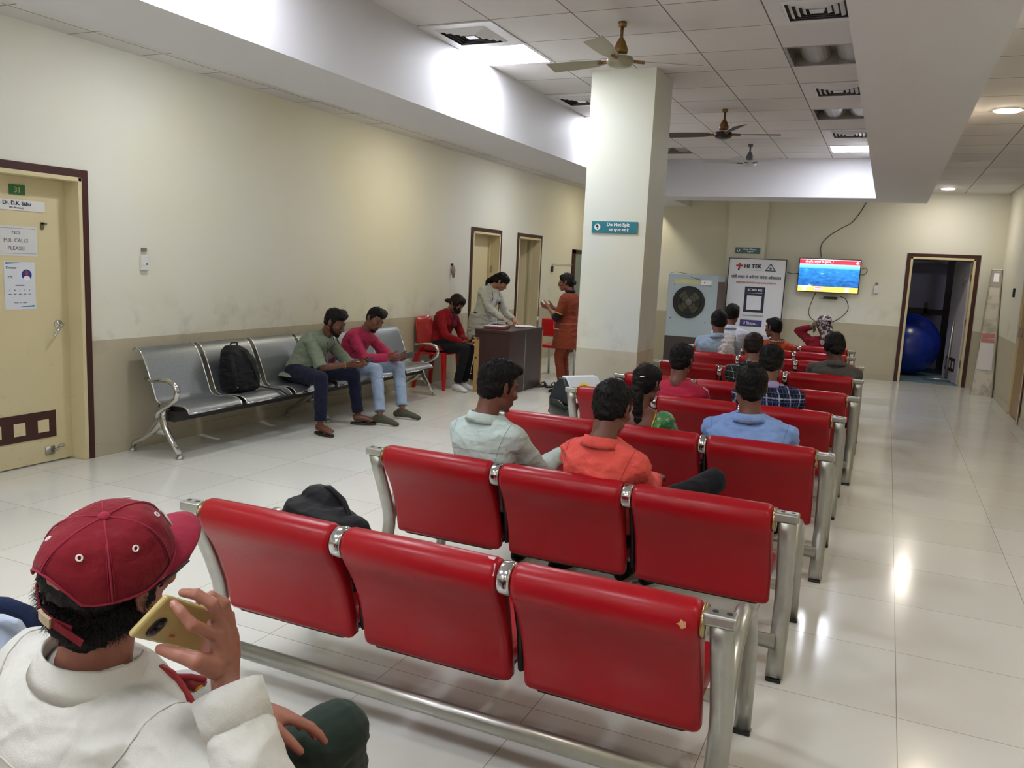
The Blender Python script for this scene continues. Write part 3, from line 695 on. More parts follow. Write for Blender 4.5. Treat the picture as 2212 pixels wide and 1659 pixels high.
# ---------------------------------------------------------------- standing poster
ps = thing('poster_stand', (-2.03, 14.3, 0), 'tall white printed poster stand with scan code panel leaning by the column', 'poster')
tl = R(2.5); fx = Matrix.Rotation(-tl, 3, 'X')
def PP(x, z, d=0): return fx @ V((x, -d, z))
PW = mat('poster_white', 'dfe0e2', .3, var=.03, scale=3, bump=.3, bscale=5)
def pquad(m, x0, z0, x1, z1, d=.004, mi=0):
    m.add([PP(x0, z0, d), PP(x1, z0, d), PP(x1, z1, d), PP(x0, z1, d)], [(0, 1, 2, 3)], mi); return m
m = MB().prism([PP(-.465, .02, .0), PP(.465, .02, .0), PP(.465, 1.86, .0), PP(-.465, 1.86, .0)], fx @ V((0, .015, 0))); m.build('board', PW, ps)
m = MB()
for a, b in (((-.472, .0), (-.458, 1.868)), ((.458, .0), (.472, 1.868)), ((-.472, 1.856), (.472, 1.868)), ((-.472, .0), (.472, .014))):
    m.prism([PP(a[0], a[1], .006), PP(b[0], a[1], .006), PP(b[0], b[1], .006), PP(a[0], b[1], .006)], fx @ V((0, .026, 0)))
m.build('frame', BLACK, ps)
INK = mat('print_black', '23252a', .5); NAV = mat('print_navy', '1c2038', .5); REDI = mat('print_red', 'b03440', .5); TEALI = mat('print_teal', '3a8a90', .5); INDI = mat('print_indigo', '3a3478', .5); WINK = mat('print_white', 'e6e6ea', .5); ORI = mat('print_orange', 'b8694a', .5)
UPV = fx @ V((0, 0, 1))
def ptext(s, h, x, z, m_, **k): return text(s, h, PP(x, z, .007), (1, 0, 0), UPV, m_, ps, **k)
m = pquad(MB(), -.305, 1.69, -.275, 1.79, .005); pquad(m, -.345, 1.725, -.235, 1.757, .0055); m.build('logo_cross', REDI, ps)
m = MB().disc(PP(-.298, 1.68, .006), fx @ V((0, -1, 0)), .016); m.build('logo_hand', INK, ps)
ptext('HI TEK', .062, -.07, 1.71, INK, bold=.004, spacing=1.1)
m = pquad(MB(), -.2, 1.668, .09, 1.671); m.build('logo_line', TEALI, ps)
A = [(.13, 1.665), (.31, 1.665), (.22, 1.80)]; B = [(.155, 1.68), (.285, 1.68), (.22, 1.775)]
m = MB()
for i in range(3):
    a, b, c_, d_ = A[i], A[(i+1) % 3], B[(i+1) % 3], B[i]; m.add([PP(*q, .006) for q in (a, b, c_, d_)], [(0, 1, 2, 3)])
m.build('logo_triangle', INK, ps); m = MB().disc(PP(.22, 1.712, .006), fx @ V((0, -1, 0)), .022); m.build('logo_emblem', TEALI, ps)
ptext('लंबी लाइन से बचें एवं अपना ऑनलाइन', .046, 0, 1.535, NAV, bold=.0012, sx=.92)
ptext('अपॉइंटमेंट बुक कराने के लिए इस QR CODE को स्कैन करें', .026, 0, 1.452, ORI, bold=.0006, sx=.84)
m = pquad(MB(), -.165, .97, .165, 1.395, .004); m.build('code_panel', NAV, ps)
ptext('SCAN ME', .042, 0, 1.325, WINK, bold=.001)
m = pquad(MB(), -.125, 1.288, .125, 1.294, .007); m.build('code_rule', WINK, ps)
m = pquad(MB(), -.12, 1.01, .12, 1.25, .006); m.build('code_blank', WINK, ps)
ptext('hospitals.com/appointment', .024, 0, .905, INK, sx=.95)
m = pquad(MB(), -.2, .73, .16, .84, .004); m.build('steps_panel', INDI, ps)
ptext('3 Steps...', .05, -.02, .765, WINK, bold=.001)
m = pquad(MB(), -.3, .3, .3, .6, .004); m.build('lower_panel', mat('print_pale', 'b9bdc8', .5), ps)
# ---------------------------------------------------------------- signs
TEAL = mat('sign_teal', '14707c', .3, var=.04)
def sign(loc, wd, ht, l1, l2, label, base):
    o = thing('wall_sign', loc, label, 'sign')
    MB().b2((-wd/2, -.012, -ht/2), (wd/2, 0, ht/2)).build('sign_board', base, o, bevel=.003)
    MB().disc((-wd*.37, -.0135, 0), (0, -1, 0), ht*.27).build('sign_roundel', WINK, o)
    m = MB().disc((-wd*.38, -.0145, ht*.08), (0, -1, 0), ht*.13).box((-wd*.36, -.0145, -ht*.06), (ht*.08, .001, ht*.26), Matrix.Rotation(.5, 3, 'Y')); m.build('pictogram', INK, o)
    text(l1, ht*.29, (wd*.08, -.0135, ht*.1), (1, 0, 0), (0, 0, 1), WINK, o, bold=.0012)
    text(l2, ht*.2, (wd*.1, -.0135, -ht*.3), (1, 0, 0), (0, 0, 1), WINK, o, bold=.0008)
    return o
sign((-2.19, 6.9, 1.945), .41, .1, 'Do Not Spit', 'यहां थूकना मना है', 'teal sign with white lettering high on the white pillar', TEAL)
sign((-2.215, YB-.14, 1.995), .41, .1, 'Keep Silence', 'शान्ति रखें', 'dark teal sign on the back wall column above the poster', mat('sign_dark_teal', '1d5858', .35, var=.04))
# ---------------------------------------------------------------- television
tv = thing('television', (-.9, YB-.002, 1.635), 'lit flat television on the back wall showing blue sea under a red news strip', 'television')
MB().b2((-.475, -.13, -.275), (.475, -.09, .275)).build('casing', BLACK, tv, bevel=.006)
MB().b2((-.12, -.09, -.12), (.12, 0, .12)).build('wall_bracket', BLACK, tv)
t = NT('screen_picture'); p = t.pos(True); x, y, z = t.sep(p)
wv = t.n('ShaderNodeTexNoise', _Scale=13, _Detail=7, _Roughness=.6); mp = t.n('ShaderNodeMapping'); mp.inputs['Scale'].default_value = (1, 1, 2.4); t.l(p, mp.inputs[0]); t.l(mp.outputs[0], wv.inputs['Vector'])
sea = t.mix(t.math('ADD', t.math('MULTIPLY', t.ramp(wv.outputs[0], .3, .75), .55), t.math('MULTIPLY', t.ramp(z, -.17, .12), .45)), lin('02206e'), lin('2c9cf4')); sea = t.mix(t.math('MULTIPLY', t.ramp(wv.outputs[0], .64, .72), .7), sea, lin('c8ecff'))
sky = t.mix(t.ramp(z, .12, .19), lin('5ab4f2'), lin('a6d8f8'))
c = t.mix(t.math('GREATER_THAN', z, .115), sea, sky)
c = t.mix(t.math('LESS_THAN', z, -.175), c, lin('f0c060'))
c = t.mix(t.math('GREATER_THAN', z, .185), c, lin('d82c44'))
c = t.mix(t.math('GREATER_THAN', z, .25), c, lin('e8e0ea'))
t.l(c, t.b.inputs['Emission Color']); t.set(Emission_Strength=1.35, Roughness=.15); t.col((.01, .01, .01))
MB().b2((-.462, -.1315, -.262), (.462, -.1305, .262)).build('screen', t.m, tv)
GLO = emat('screen_white', 'fff4f4', 1.3); GPU = emat('screen_purple', '8a3a9a', 1.2)
text('ब्रेकिंग: समुद्र में तूफान.../', .03, (-.16, -.132, .205), (1, 0, 0), (0, 0, 1), GLO, tv, sx=1.1)
MB().disc((.42, -.1325, .218), (0, -1, 0), .022).build('channel_badge', GLO, tv)
m = MB(); m.b2((-.455, -.1325, -.19), (-.25, -.132, -.17)).b2((-.39, -.1325, -.25), (-.33, -.132, -.185)).b2((.27, -.1325, -.25), (.33, -.132, -.19)); m.build('ticker_box', GLO, tv)
MB().disc((-.15, -.1325, -.215), (0, -1, 0), .075, ry=.024).build('ticker_badge', GPU, tv)
text('Zeepuva', .026, (-.15, -.134, -.226), (1, 0, 0), (0, 0, 1), GLO, tv, name='ticker_text')
# cables
def cable(pts, label, r_=.005, name='cable'):
    q = [V(p_) for p_ in pts]; out = []
    for i in range(len(q)-1):
        p0, p1, p2, p3 = q[max(i-1, 0)], q[i], q[i+1], q[min(i+2, len(q)-1)]
        for s_ in range(5):
            u = s_/5; out.append(.5*((2*p1)+(p2-p0)*u+(2*p0-5*p1+4*p2-p3)*u*u+(3*p1-p0-3*p2+p3)*u**3))
    out.append(q[-1]); return tag(MB().tube(out, r_, 6).build(name, BLACK, smooth=True), label, 'cable')
yb = YB-.008
cable([(-.44, yb, 2.85), (-.52, yb, 2.68), (-.64, yb, 2.5), (-.8, yb, 2.4), (-.98, yb, 2.26), (-1.07, yb, 2.12), (-1.05, yb, 1.93)], 'black cable curving down the back wall to the television top')
cable([(-1.08, yb, 1.35), (-1.13, yb, 1.2), (-1.16, yb, 1.02), (-1.08, yb, .9), (-.86, yb, .86), (-.68, yb, .95), (-.56, yb, 1.1), (-.6, yb, 1.26), (-.7, yb, 1.31)], 'thin black cable loop hanging below the television')
cable([(-1.56, yb, 1.66), (-1.45, yb, 1.645), (-1.3, yb, 1.68)], 'short black cable running from the poster to the television')
cable([(-.41, yb, 1.77), (-.36, yb, 1.79), (-.33, yb, 1.74), (-.37, yb, 1.68), (-.43, yb, 1.68)], 'small black cable loop at the right side of the television', .004)
sh = thing('set_top_box', (-.86, YB, 1.27), 'small black box on a wall shelf just under the television', 'box')
MB().b2((-.09, -.1, 0), (.12, 0, .03)).build('casing', BLACK, sh, bevel=.004); MB().b2((-.16, -.04, -.012), (.12, 0, -.004)).build('shelf_rail', BLACK, sh)
def sanit(loc, ax, label):
    o = thing('wall_switch', loc, label, 'switch'); n = V((1, 0, 0)) if ax == 'x' else V((0, -1, 0))
    sz = (.03, .07, .12) if ax == 'x' else (.07, .03, .12)
    MB().box(n*.015, sz).build('casing', WHITE, o, bevel=.008, seg=3)
    MB().box(n*.012+V((0, 0, .1)), (.02, .045, .03) if ax == 'x' else (.045, .02, .03)).build('holder', mat('holder_grey', '77756e', .5), o, bevel=.005)
    MB().box(n*.031+V((0, .01 if ax == 'x' else 0, -.01)), (.004, .012, .012) if ax == 'x' else (.012, .004, .012)).build('button', BLACK, o)
sanit((XL, 4.73, 1.47), 'x', 'small white wall dispenser right of the door numbered 31')
sanit((-.17, YB, 1.45), 'y', 'small white wall dispenser right of the television')
o = thing('wall_dispenser', (XL, 9.76, 1.47), 'small pinkish wall dispenser left of the double doors', 'dispenser')
MB().tube([(.03, 0, -.1), (.03, 0, 0), (.03, 0, .04), (.02, 0, .07)], [.012, .028, .022, .01], 12).build('bottle', mat('dull_pink', '9a8580', .5), o, smooth=True)
MB().box((.01, 0, .075), (.02, .03, .03)).box((.01, .06, -.01), (.01, .02, .02)).build('bracket', BLACK, o)
o = thing('wall_pipe', (XL, 13.6, 1.6), 'thin wire with a dark holder on the wall above the nurse', 'pipe')
MB().tube([(.02, -.25, -.04), (.02, -.25, .02), (.02, .72, .02)], .005, 6).build('wire', mat('grey_wire', '8b8b88', .5), o, smooth=True)
MB().box((.02, -.25, -.07), (.03, .05, .1)).build('holder', BLACK, o, bevel=.008)
sw = MB().box((XR-.012, 12.85, 1.52), (.024, .07, .12)); tag(sw.build('wall_switch', BLACK, bevel=.005), 'black switch on the right wall between the leaning board and the side door', 'switch')
# ---------------------------------------------------------------- things on door 31
XF = XD+.001
def dsign(name, y0, z0, y1, z1, m_, lab, cat, th=.004):
    o = thing(name, (XF, (y0+y1)/2, (z0+z1)/2), lab, cat)
    MB().b2((0, -(y1-y0)/2, -(z1-z0)/2), (th, (y1-y0)/2, (z1-z0)/2)).build('sheet' if th < .003 else 'plate', m_, o); return o
def dtext(o, s, h, y, z, m_, th=.005, **k): return text(s, h, (th, y, z), (0, 1, 0), (0, 0, 1), m_, o, **k)
GRN = mat('sign_green', '2b6a3a', .4)
o = dsign('door_number', 3.745, 1.905, 3.855, 1.972, GRN, 'green door number plate reading 31 at the top of the left door', 'sign', .008)
dtext(o, '31', .036, .0, -.018, mat('gold_ink', 'b9b46a', .4), .0085, bold=.0012)
o = dsign('name_plate', 3.60, 1.80, 4.0, 1.872, WHITE, 'white name plate for the doctor under the green door number', 'sign')
dtext(o, 'Dr. D.K. Sahu', .026, -.005, .0, mat('ink_blue_black', '1c1c50', .5), bold=.001); dtext(o, 'MD (Medicine)', .012, -.01, -.024, mat('ink_blue_black', '1c1c50', .5))
o = dsign('notice', 3.625, 1.492, 3.935, 1.695, mat('notice_paper', 'cfcfcd', .6, var=.03), 'white paper notice asking for no M.R. calls on the left door', 'notice', .0015)
for s_, z in (('NO', .045), ('M.R. CALLS', -.008), ('PLEASE!', -.062)): dtext(o, s_, .026, .0, z, mat('ink_grey', '55565c', .6), .002)
m = MB()
for z in (-.085, .085): m.b2((.0016, -.13, z-.001), (.0019, .145, z+.001))
m.build('ruled_line', mat('ink_grey', '55565c', .6), o)
o = dsign('doctor_leaflet', 3.685, 1.125, 3.91, 1.452, mat('leaflet_paper', 'd3d6dc', .5, var=.03), 'white and blue doctor leaflet with round portrait low on the left door', 'leaflet', .0015)
BLI = mat('leaflet_blue', '2673a8', .5); MB().add([(.002, -.1, .16), (.002, -.1, .148), (.002, .0, .157), (.002, .0, .16)], [(0, 1, 2, 3)]).add([(.002, .1, -.135), (.002, .1, -.147), (.002, .0, -.147), (.002, .0, -.145)], [(0, 1, 2, 3)]).build('blue_flash', BLI, o)
MB().disc((.0021, .05, .075), (1, 0, 0), .037).build('portrait_disc', mat('portrait_blue', '2b2a8a', .5), o)
MB().disc((.0026, .05, .088), (1, 0, 0), .014, ry=.018).build('portrait_face', mat('portrait_skin', '7b4a45', .6), o); MB().disc((.0024, .05, .052), (1, 0, 0), .024, ry=.016).build('portrait_shirt', WINK, o)
MB().b2((.0018, -.035, .0), (.0021, .03, .006)).build('heading_bar', INDI, o)
dtext(o, 'Doctor', .018, -.06, .115, INK, .002); dtext(o, '77%', .016, -.07, .05, INK, .002)
for k, yy in enumerate((-.075, -.04, -.003, .032, .067)): dtext(o, 'VMLCA'[k], .009, yy, -.035, INK, .002); dtext(o, '####', .006, yy, -.06, mat('ink_grey', '55565c', .6), .002)
dtext(o, '9.00 am    to    5.00 pm', .007, -.0, -.12, INK, .002)
m = MB().b2((XF, 3.965, 1.715), (XF+.01, 4.01, 1.73)).b2((XF, 3.965, 1.68), (XF+.01, 3.985, 1.73)); tag(m.build('door_hook', mat('hook_metal', '7a7668', .4, .7)), 'small metal hook fixed beside the notice on the left door', 'hook')
# ---------------------------------------------------------------- board leaning in the corner
lb = thing('leaning_board', (1.38, 13.85, 0), 'tall narrow printed board leaning in the corner beside the far doorway', 'board')
A0, A1, B0, B1 = V((-.12, -.12, .0)), V((.14, -.28, .0)), V((.03, .62, 1.84)), V((.155, .55, 1.84))
nrm_ = (A1-A0).cross(B0-A0).normalized()
if nrm_.y > 0: nrm_ = -nrm_
def LB(u, v_, d=0): return A0*(1-u)*(1-v_)+A1*u*(1-v_)+B0*(1-u)*v_+B1*u*v_+nrm_*d
t = NT('board_print'); p = t.pos(True); n = t.noise(p, 5, 5, .6); t.col(t.mix(t.ramp(n, .45, .6), lin('b9b2a0'), lin('93907f'))); t.set(Roughness=.4)
m = MB(); m.loft([[LB(0, v_), LB(1, v_), LB(1, v_, -.03), LB(0, v_, -.03)] for v_ in (0, .25, .5, .75, 1)]); m.build('board', t.m, lb)
m = MB()
for a, b in (((0, 0), (0, 1)), ((1, 0), (1, 1)), ((0, 0), (1, 0)), ((0, 1), (1, 1))): m.tube([LB(*a, .004), LB(*b, .004)], .009, 6)
m.build('frame', mat('board_frame', 'a9a595', .4, .5), lb)
def lq(n_, u0, v0, u1, v1, m_, d=.006): MB().add([LB(u0, v0, d), LB(u1, v0, d), LB(u1, v1, d), LB(u0, v1, d)], [(0, 1, 2, 3)]).build(n_, m_, lb)
lq('header_panel', .05, .86, .95, .985, mat('board_grey', '8f8678', .5)); lq('header_box', .3, .9, .8, .97, WINK, .008)
lq('red_heading', .1, .455, .9, .485, mat('board_red', 'a8605a', .5)); lq('red_heading', .1, .42, .9, .445, mat('board_red', 'a8605a', .5))
lq('text_panel', .1, .2, .9, .41, mat('board_pale', 'c3bfb8', .5), .005)
MB().b2((.04, -.12, 0), (.165, .25, .06)).build('board_foot', FRB, lb)
# ---------------------------------------------------------------- chair behind the nurse
wc = thing('visitor_chair', (-4.3, 10.9, 0), 'red backed metal frame chair half hidden behind the desk and nurse', 'chair')
MB().box((0, .0, .72), (.3, .06, .26)).build('backrest', RPL, wc, bevel=.025, seg=3, smooth=False)
MB().box((0, .25, .44), (.4, .4, .05)).build('seat', RPL, wc, bevel=.02, seg=3)
for s_ in (-1, 1):
    g = MB().tube([(s_*.2, -.02, .86), (s_*.21, -.05, .8), (s_*.2, -.0, .45), (s_*.2, -.07, .05), (s_*.2, -.08, .0)], .016, 10).build('leg', STEELG, wc, smooth=True)
    g = MB().tube([(s_*.2, .0, .44), (s_*.2, .42, .44), (s_*.2, .45, .4), (s_*.2, .48, .0)], .016, 10).build('leg', STEELG, wc, smooth=True)
# slippers near the nurse
SLB = mat('black_rubber', '101012', .6)
for k in range(2):
    o = thing('slipper', (-4.04+.13*k, 9.98+.05*k, 0), ['black slipper, the left one of the empty pair at the desk corner', 'black slipper, the right one of the empty pair beside the nurse'][k], 'slipper', 'pair of empty black slippers', rz=R(70))
    m = MB(); m.prism([(.12*math.cos(a), .045*math.sin(a)*(1+.2*math.cos(a)), .0) for a in [2*math.pi*j/20 for j in range(20)]], (0, 0, .018)); m.build('sole', SLB, o)
    MB().tube([(.03, -.045, .015), (.04, -.03, .05), (.05, 0, .062), (.04, .03, .05), (.03, .045, .015)], .018, 8, ry=.004).build('strap', SLB, o, smooth=True)
# ================================================================ people
def frame(fw, up):
    f = V(fw).normalized(); u = V(up); u = (u-f*u.dot(f)).normalized(); r = f.cross(u)
    return Matrix((r, f, u)).transposed()          # columns: right, forward, up
def remesh(mb, vox, smooth=4, keep=None, wr=0, wscale=9, seed=0, wdir=None, flat=None):
    """fuse the overlapping shapes of mb into one continuous surface"""
    me = mb.mesh('tmp'); o = bpy.data.objects.new('tmp', me); COL.objects.link(o)
    bm = bmesh.new(); bm.from_mesh(me); bmesh.ops.recalc_face_normals(bm, faces=bm.faces); bm.to_mesh(me); bm.free()
    md = o.modifiers.new('r', 'REMESH'); md.mode = 'VOXEL'; md.voxel_size = vox; md.use_smooth_shade = True
    dg = bpy.context.evaluated_depsgraph_get(); dg.update()
    m2 = bpy.data.meshes.new_from_object(o.evaluated_get(dg)); bpy.data.objects.remove(o); bpy.data.meshes.remove(me)
    n = len(m2.vertices); co_ = np.empty(n*3); m2.vertices.foreach_get('co', co_); co_ = co_.reshape(-1, 3)
    ne = len(m2.edges); ed = np.empty(ne*2, dtype=np.int64); m2.edges.foreach_get('vertices', ed); ed = ed.reshape(-1, 2)
    cnt = np.bincount(ed.ravel(), minlength=n).astype(float); cnt[cnt == 0] = 1
    wgt = np.ones(n)
    if keep:
        for c_, r_, k_ in keep: wgt[((co_-np.array(c_))**2).sum(1) < r_*r_] = k_
    def avg(q): return np.stack([np.bincount(ed[:, 0], q[ed[:, 1], a], n)+np.bincount(ed[:, 1], q[ed[:, 0], a], n) for a in range(3)], 1)/cnt[:, None]
    for it in range(smooth):
        for lam in (.6, -.45):
            co_ = co_+lam*wgt[:, None]*(avg(co_)-co_)
    if wr:
        m2.vertices.foreach_set('co', co_.ravel()); m2.update()
        no = np.empty(n*3); m2.vertices.foreach_get('normal', no) if hasattr(m2.vertices[0], 'normal') else None
        no = no.reshape(-1, 3)
        off = V((seed*3.7, seed*1.3, seed*.7))
        D = np.empty(n); W = wdir or (.75, .75, 1.5)
        ns = noise.noise
        for i in range(n):
            x, y, z = co_[i]
            p1 = V((x*W[0]+z*.5, y*W[1], z*W[2]-x*.35))*wscale+off
            q = ns(p1*.5)*.9
            a = 1-abs(ns(p1+V((q, q*.7, -q))))*3.2
            b_ = 1-abs(ns(p1*1.9+V((7+q, q, 3))))*3.4
            D[i] = max(a, -.4)*.9+max(b_, -.2)*.4+ns(p1*.4)*.7-.4
        co_ = co_+no*(D*wr)[:, None]*wgt[:, None]
    m2.vertices.foreach_set('co', co_.ravel()); m2.polygons.foreach_set('use_smooth', [True]*len(m2.polygons)); m2.update()
    return m2
def mobj(name, me, m, parent, cutz=None):
    me.transform(Matrix.Translation(-parent.location)); me.materials.clear(); me.materials.append(m); me.name = name
    o = bpy.data.objects.new(name, me); COL.objects.link(o); o.parent = parent; return o
SKIN = {}
def skin(name, c):
    if name not in SKIN:
        t = NT('skin_'+name); base = lin(c); p = t.pos(True)
        n = t.noise(p, 22, 4, .6); t.col(t.mix(n, tuple(x*.82 for x in base), tuple(x*1.16 for x in base)))
        t.set(Roughness=.48, Specular_IOR_Level=.4, Subsurface_Weight=.12, Subsurface_Scale=.008); t.b.inputs['Subsurface Radius'].default_value = (1, .4, .25)
        t.bump(t.noise(p, 300, 3), .12, .002); SKIN[name] = t.m
    return SKIN[name]
def hairmat(name, c, rough=.45):
    if name in MATS: return MATS[name]
    t = NT(name); base = lin(c); p = t.pos(True); mp = t.n('ShaderNodeMapping'); mp.inputs['Scale'].default_value = (160, 160, 30); t.l(p, mp.inputs[0])
    n = t.noise(mp.outputs[0], 1, 3, .7); t.col(t.mix(n, tuple(x*.5 for x in base), tuple(x*1.6 for x in base)))
    t.set(Roughness=rough+.1, Specular_IOR_Level=.2); t.bump(n, .5, .004); MATS[name] = t.m; return t.m
HAIR = hairmat('black_hair', '0a0706'); HAIRB = hairmat('brown_black_hair', '170c08')
EYEW = mat('eye_white', '8f877e', .5); EYED = mat('eye_dark', '0d0806', .25); LIP = mat('lip', '6a3530', .5)

def hand(mb, wr, d, palm, side, s=1.0, paths=None, curl=(.5, .5, .5, .5), thumb=(.6, .3), spread=.06, rad=1.0, nails=None):
    """five-finger hand: wr wrist, d direction, palm = palm normal, side = +1 when the thumb points along d x palm"""
    F = frame(d, palm); r_, f_, u_ = F.col[0], F.col[1], F.col[2]     # u_ = palm side
    th = r_*side
    P0 = V(wr)
    mb.tube([P0-f_*.02*s, P0+f_*.02*s, P0+f_*.05*s, P0+f_*.082*s, P0+f_*.096*s], [.026*s, .032*s, .040*s, .041*s, .036*s], 14, ry=[.018*s, .016*s, .0145*s, .012*s, .009*s], up=u_)
    mb.ell(P0+f_*.045*s+th*.024*s+u_*.008*s, (.017*s, .032*s, .014*s), F)
    if paths:
        for k, pts in enumerate(paths[:4]):
            rr = (.0088, .0090, .0086, .0078)[k]*rad; pts = [V(q) for q in pts]
            mb.tube([P0.lerp(pts[0], .55)]+pts, [.013]+[rr*1.22, rr*1.1, rr*.98, rr*.80], 12, rnd_=True)
            for q, e_ in ((pts[0], 1.35), (pts[1], 1.2), (pts[2], 1.08)): mb.ell(q, rr*e_, n=10, m=8)
            if nails is not None: dd = (pts[3]-pts[2]).normalized(); nails.append((pts[3]-dd*rr*.35, dd, (pts[1]-(pts[0]+pts[2])/2).normalized(), rr*.9))
        tp = [V(q) for q in paths[4]]; mb.tube(tp, [.019, .0135, .0112, .0088], 12, rnd_=True); mb.ell(tp[1], .0145, n=10, m=8)
        return tp[-1]
    L = [(.074, .0085), (.083, .0088), (.077, .0084), (.060, .0076)]
    base = [(.031, .090), (.0105, .096), (-.0105, .093), (-.030, .084)]
    for k in range(4):
        ln, rr = L[k]; rr *= s*rad; b = P0+th*base[k][0]*s+f_*base[k][1]*s
        a = curl[k]; dirv_ = (f_+th*spread*(1.5-k)).normalized()
        ax = dirv_.cross(u_); pts = [b-f_*.018*s, b]; ang_ = 0; p_ = b
        for seg, fr in ((.46, .55), (.3, 1.0), (.24, .75)):
            ang_ += a*fr; dd = (dirv_*math.cos(ang_)+u_*math.sin(ang_)); p_ = p_+dd*ln*seg*s; pts.append(p_.copy())
        mb.tube(pts, [rr*1.12, rr*1.1, rr*1.04, rr*.95, rr*.78], 10, rnd_=True)
        for q, e_ in ((pts[2], 1.13), (pts[3], 1.06)): mb.ell(q, rr*e_, n=8, m=6)
        if nails is not None: nails.append((pts[4]-dd*rr*.55, dd, (-u_*math.cos(ang_)+dirv_*math.sin(ang_)), rr))
    b = P0+th*.028*s+f_*.018*s+u_*.006*s
    a0, a1 = thumb
    d0 = (f_*math.cos(a0)+th*math.sin(a0)+u_*.35).normalized(); d1 = (d0+f_*a1*.8+u_*a1*.5-th*a1*.3).normalized()
    p1 = b+d0*.042*s; p2 = p1+d1*.032*s; p3 = p2+(d1+u_*.15*a1).normalized()*.024*s
    mb.tube([b-d0*.012*s, p1, p2, p3], [.0145*s, .0118*s*rad, .0105*s*rad, .0085*s*rad], 10, rnd_=True)
    mb.ell(p1, .0125*s*rad, n=8, m=6)
    if nails is not None: nails.append((p3-d1*.004*s, d1, (th*.7-u_*.6+f_*.0).normalized(), .009*s*rad))
    return p3
def head_shape(mb, c, F, s=1.0, fem=False, jaw=1.0):
    def P(x, y, z): return V(c)+F @ V((x*s, y*s, z*s))
    def E(x, y, z, a, b, d, rot=None): mb.ell(P(x, y, z), (a*s, b*s, d*s), F @ rot if rot else F, n=18, m=12)
    E(0, -.014, .034, .0745, .094, .084); E(0, .004, .0, .071, .083, .088)
    E(0, .022, -.036, .056*jaw, .062, .074); E(0, .05, -.072, .034, .034, .034)
    E(0, .068, -.098, .021, .018, .016)
    for q in (-1, 1):
        E(q*.046*jaw, .0, -.062, .019, .034, .026); E(q*.041, .062, -.02, .022, .02, .019)
        E(q*.028, .074, .026, .026, .016, .010, Matrix.Rotation(-q*.12, 3, 'Y'))
        E(q*.0275, .0735, .005, .0155, .0125, .0115)
        E(q*.010, .094, -.036, .0088, .011, .0075)
        # ear: rim, lobe and bowl
        e = [(q*.072, -.004, .022), (q*.082, -.016, .03), (q*.086, -.026, .016), (q*.085, -.024, -.006), (q*.079, -.012, -.026), (q*.073, -.002, -.03)]
        mb.tube([P(*v_) for v_ in e], .0052*s, 8, rnd_=True); E(q*.077, -.012, .0, .006, .014, .024)
    mb.tube([P(0, .083, .022), P(0, .092, .004), P(0, .105, -.018), P(0, .112, -.032), P(0, .1, -.042)], [.008*s, .0085*s, .010*s, .0125*s, .008*s], 12, rnd_=True)
    E(0, .089, -.062, .022, .010, .0058); E(0, .0865, -.0735, .019, .010, .0068); E(0, .078, -.066, .03, .014, .016)
    return P
def face_parts(o, c, F, s, brow=True, look=0, lipc=None, skinm=None):
    def P(x, y, z): return V(c)+F @ V((x*s, y*s, z*s))
    for q in (-1, 1):
        m = MB().ell(P(q*.0275, .0755, .004), .0122*s, F, n=14, m=10); e = m.build('eye', EYEW, o, smooth=True, shift=o.location)
        m = MB().ell(P(q*.0275, .0845, .004-.003*look), (.0052*s, .0042*s, .0052*s), F, n=10, m=8); m.build('iris', EYED, e, smooth=True, shift=o.location)
        if brow:
            m = MB().tube([P(q*.012, .089, .026), P(q*.027, .0885, .0325), P(q*.042, .078, .028)], [.003*s, .0042*s, .0018*s], 6, ry=[.0025*s, .003*s, .0015*s]); m.build('eyebrow', HAIR, o, smooth=True, shift=o.location)
        if skinm: MB().ell(P(q*.0275, .0762, .0045+.0035*min(look, 1)), (.0136*s, .0128*s, (.0095+.0015*look)*s), F, n=14, m=10).build('eyelid', skinm, o, smooth=True, shift=o.location)
        m = MB().tube([P(q*.0135, .0845, .0035-.006*look), P(q*.0275, .0892, .0075-.010*look), P(q*.042, .0805, .0035-.006*look)], .0013*s, 5); m.build('eyelash', HAIR, o, smooth=True, shift=o.location)
    m = MB().tube([P(-.021, .0885, -.064), P(-.008, .0985, -.0605), P(0, .0985, -.062), P(.008, .0985, -.0605), P(.021, .0885, -.064)], .0036*s, 7, ry=.003*s, rnd_=True).tube([P(-.019, .0885, -.0675), P(0, .0985, -.0715), P(.019, .0885, -.0675)], .004*s, 7, ry=.0042*s, rnd_=True)
    m.build('lips', lipc or LIP, o, smooth=True, shift=o.location)
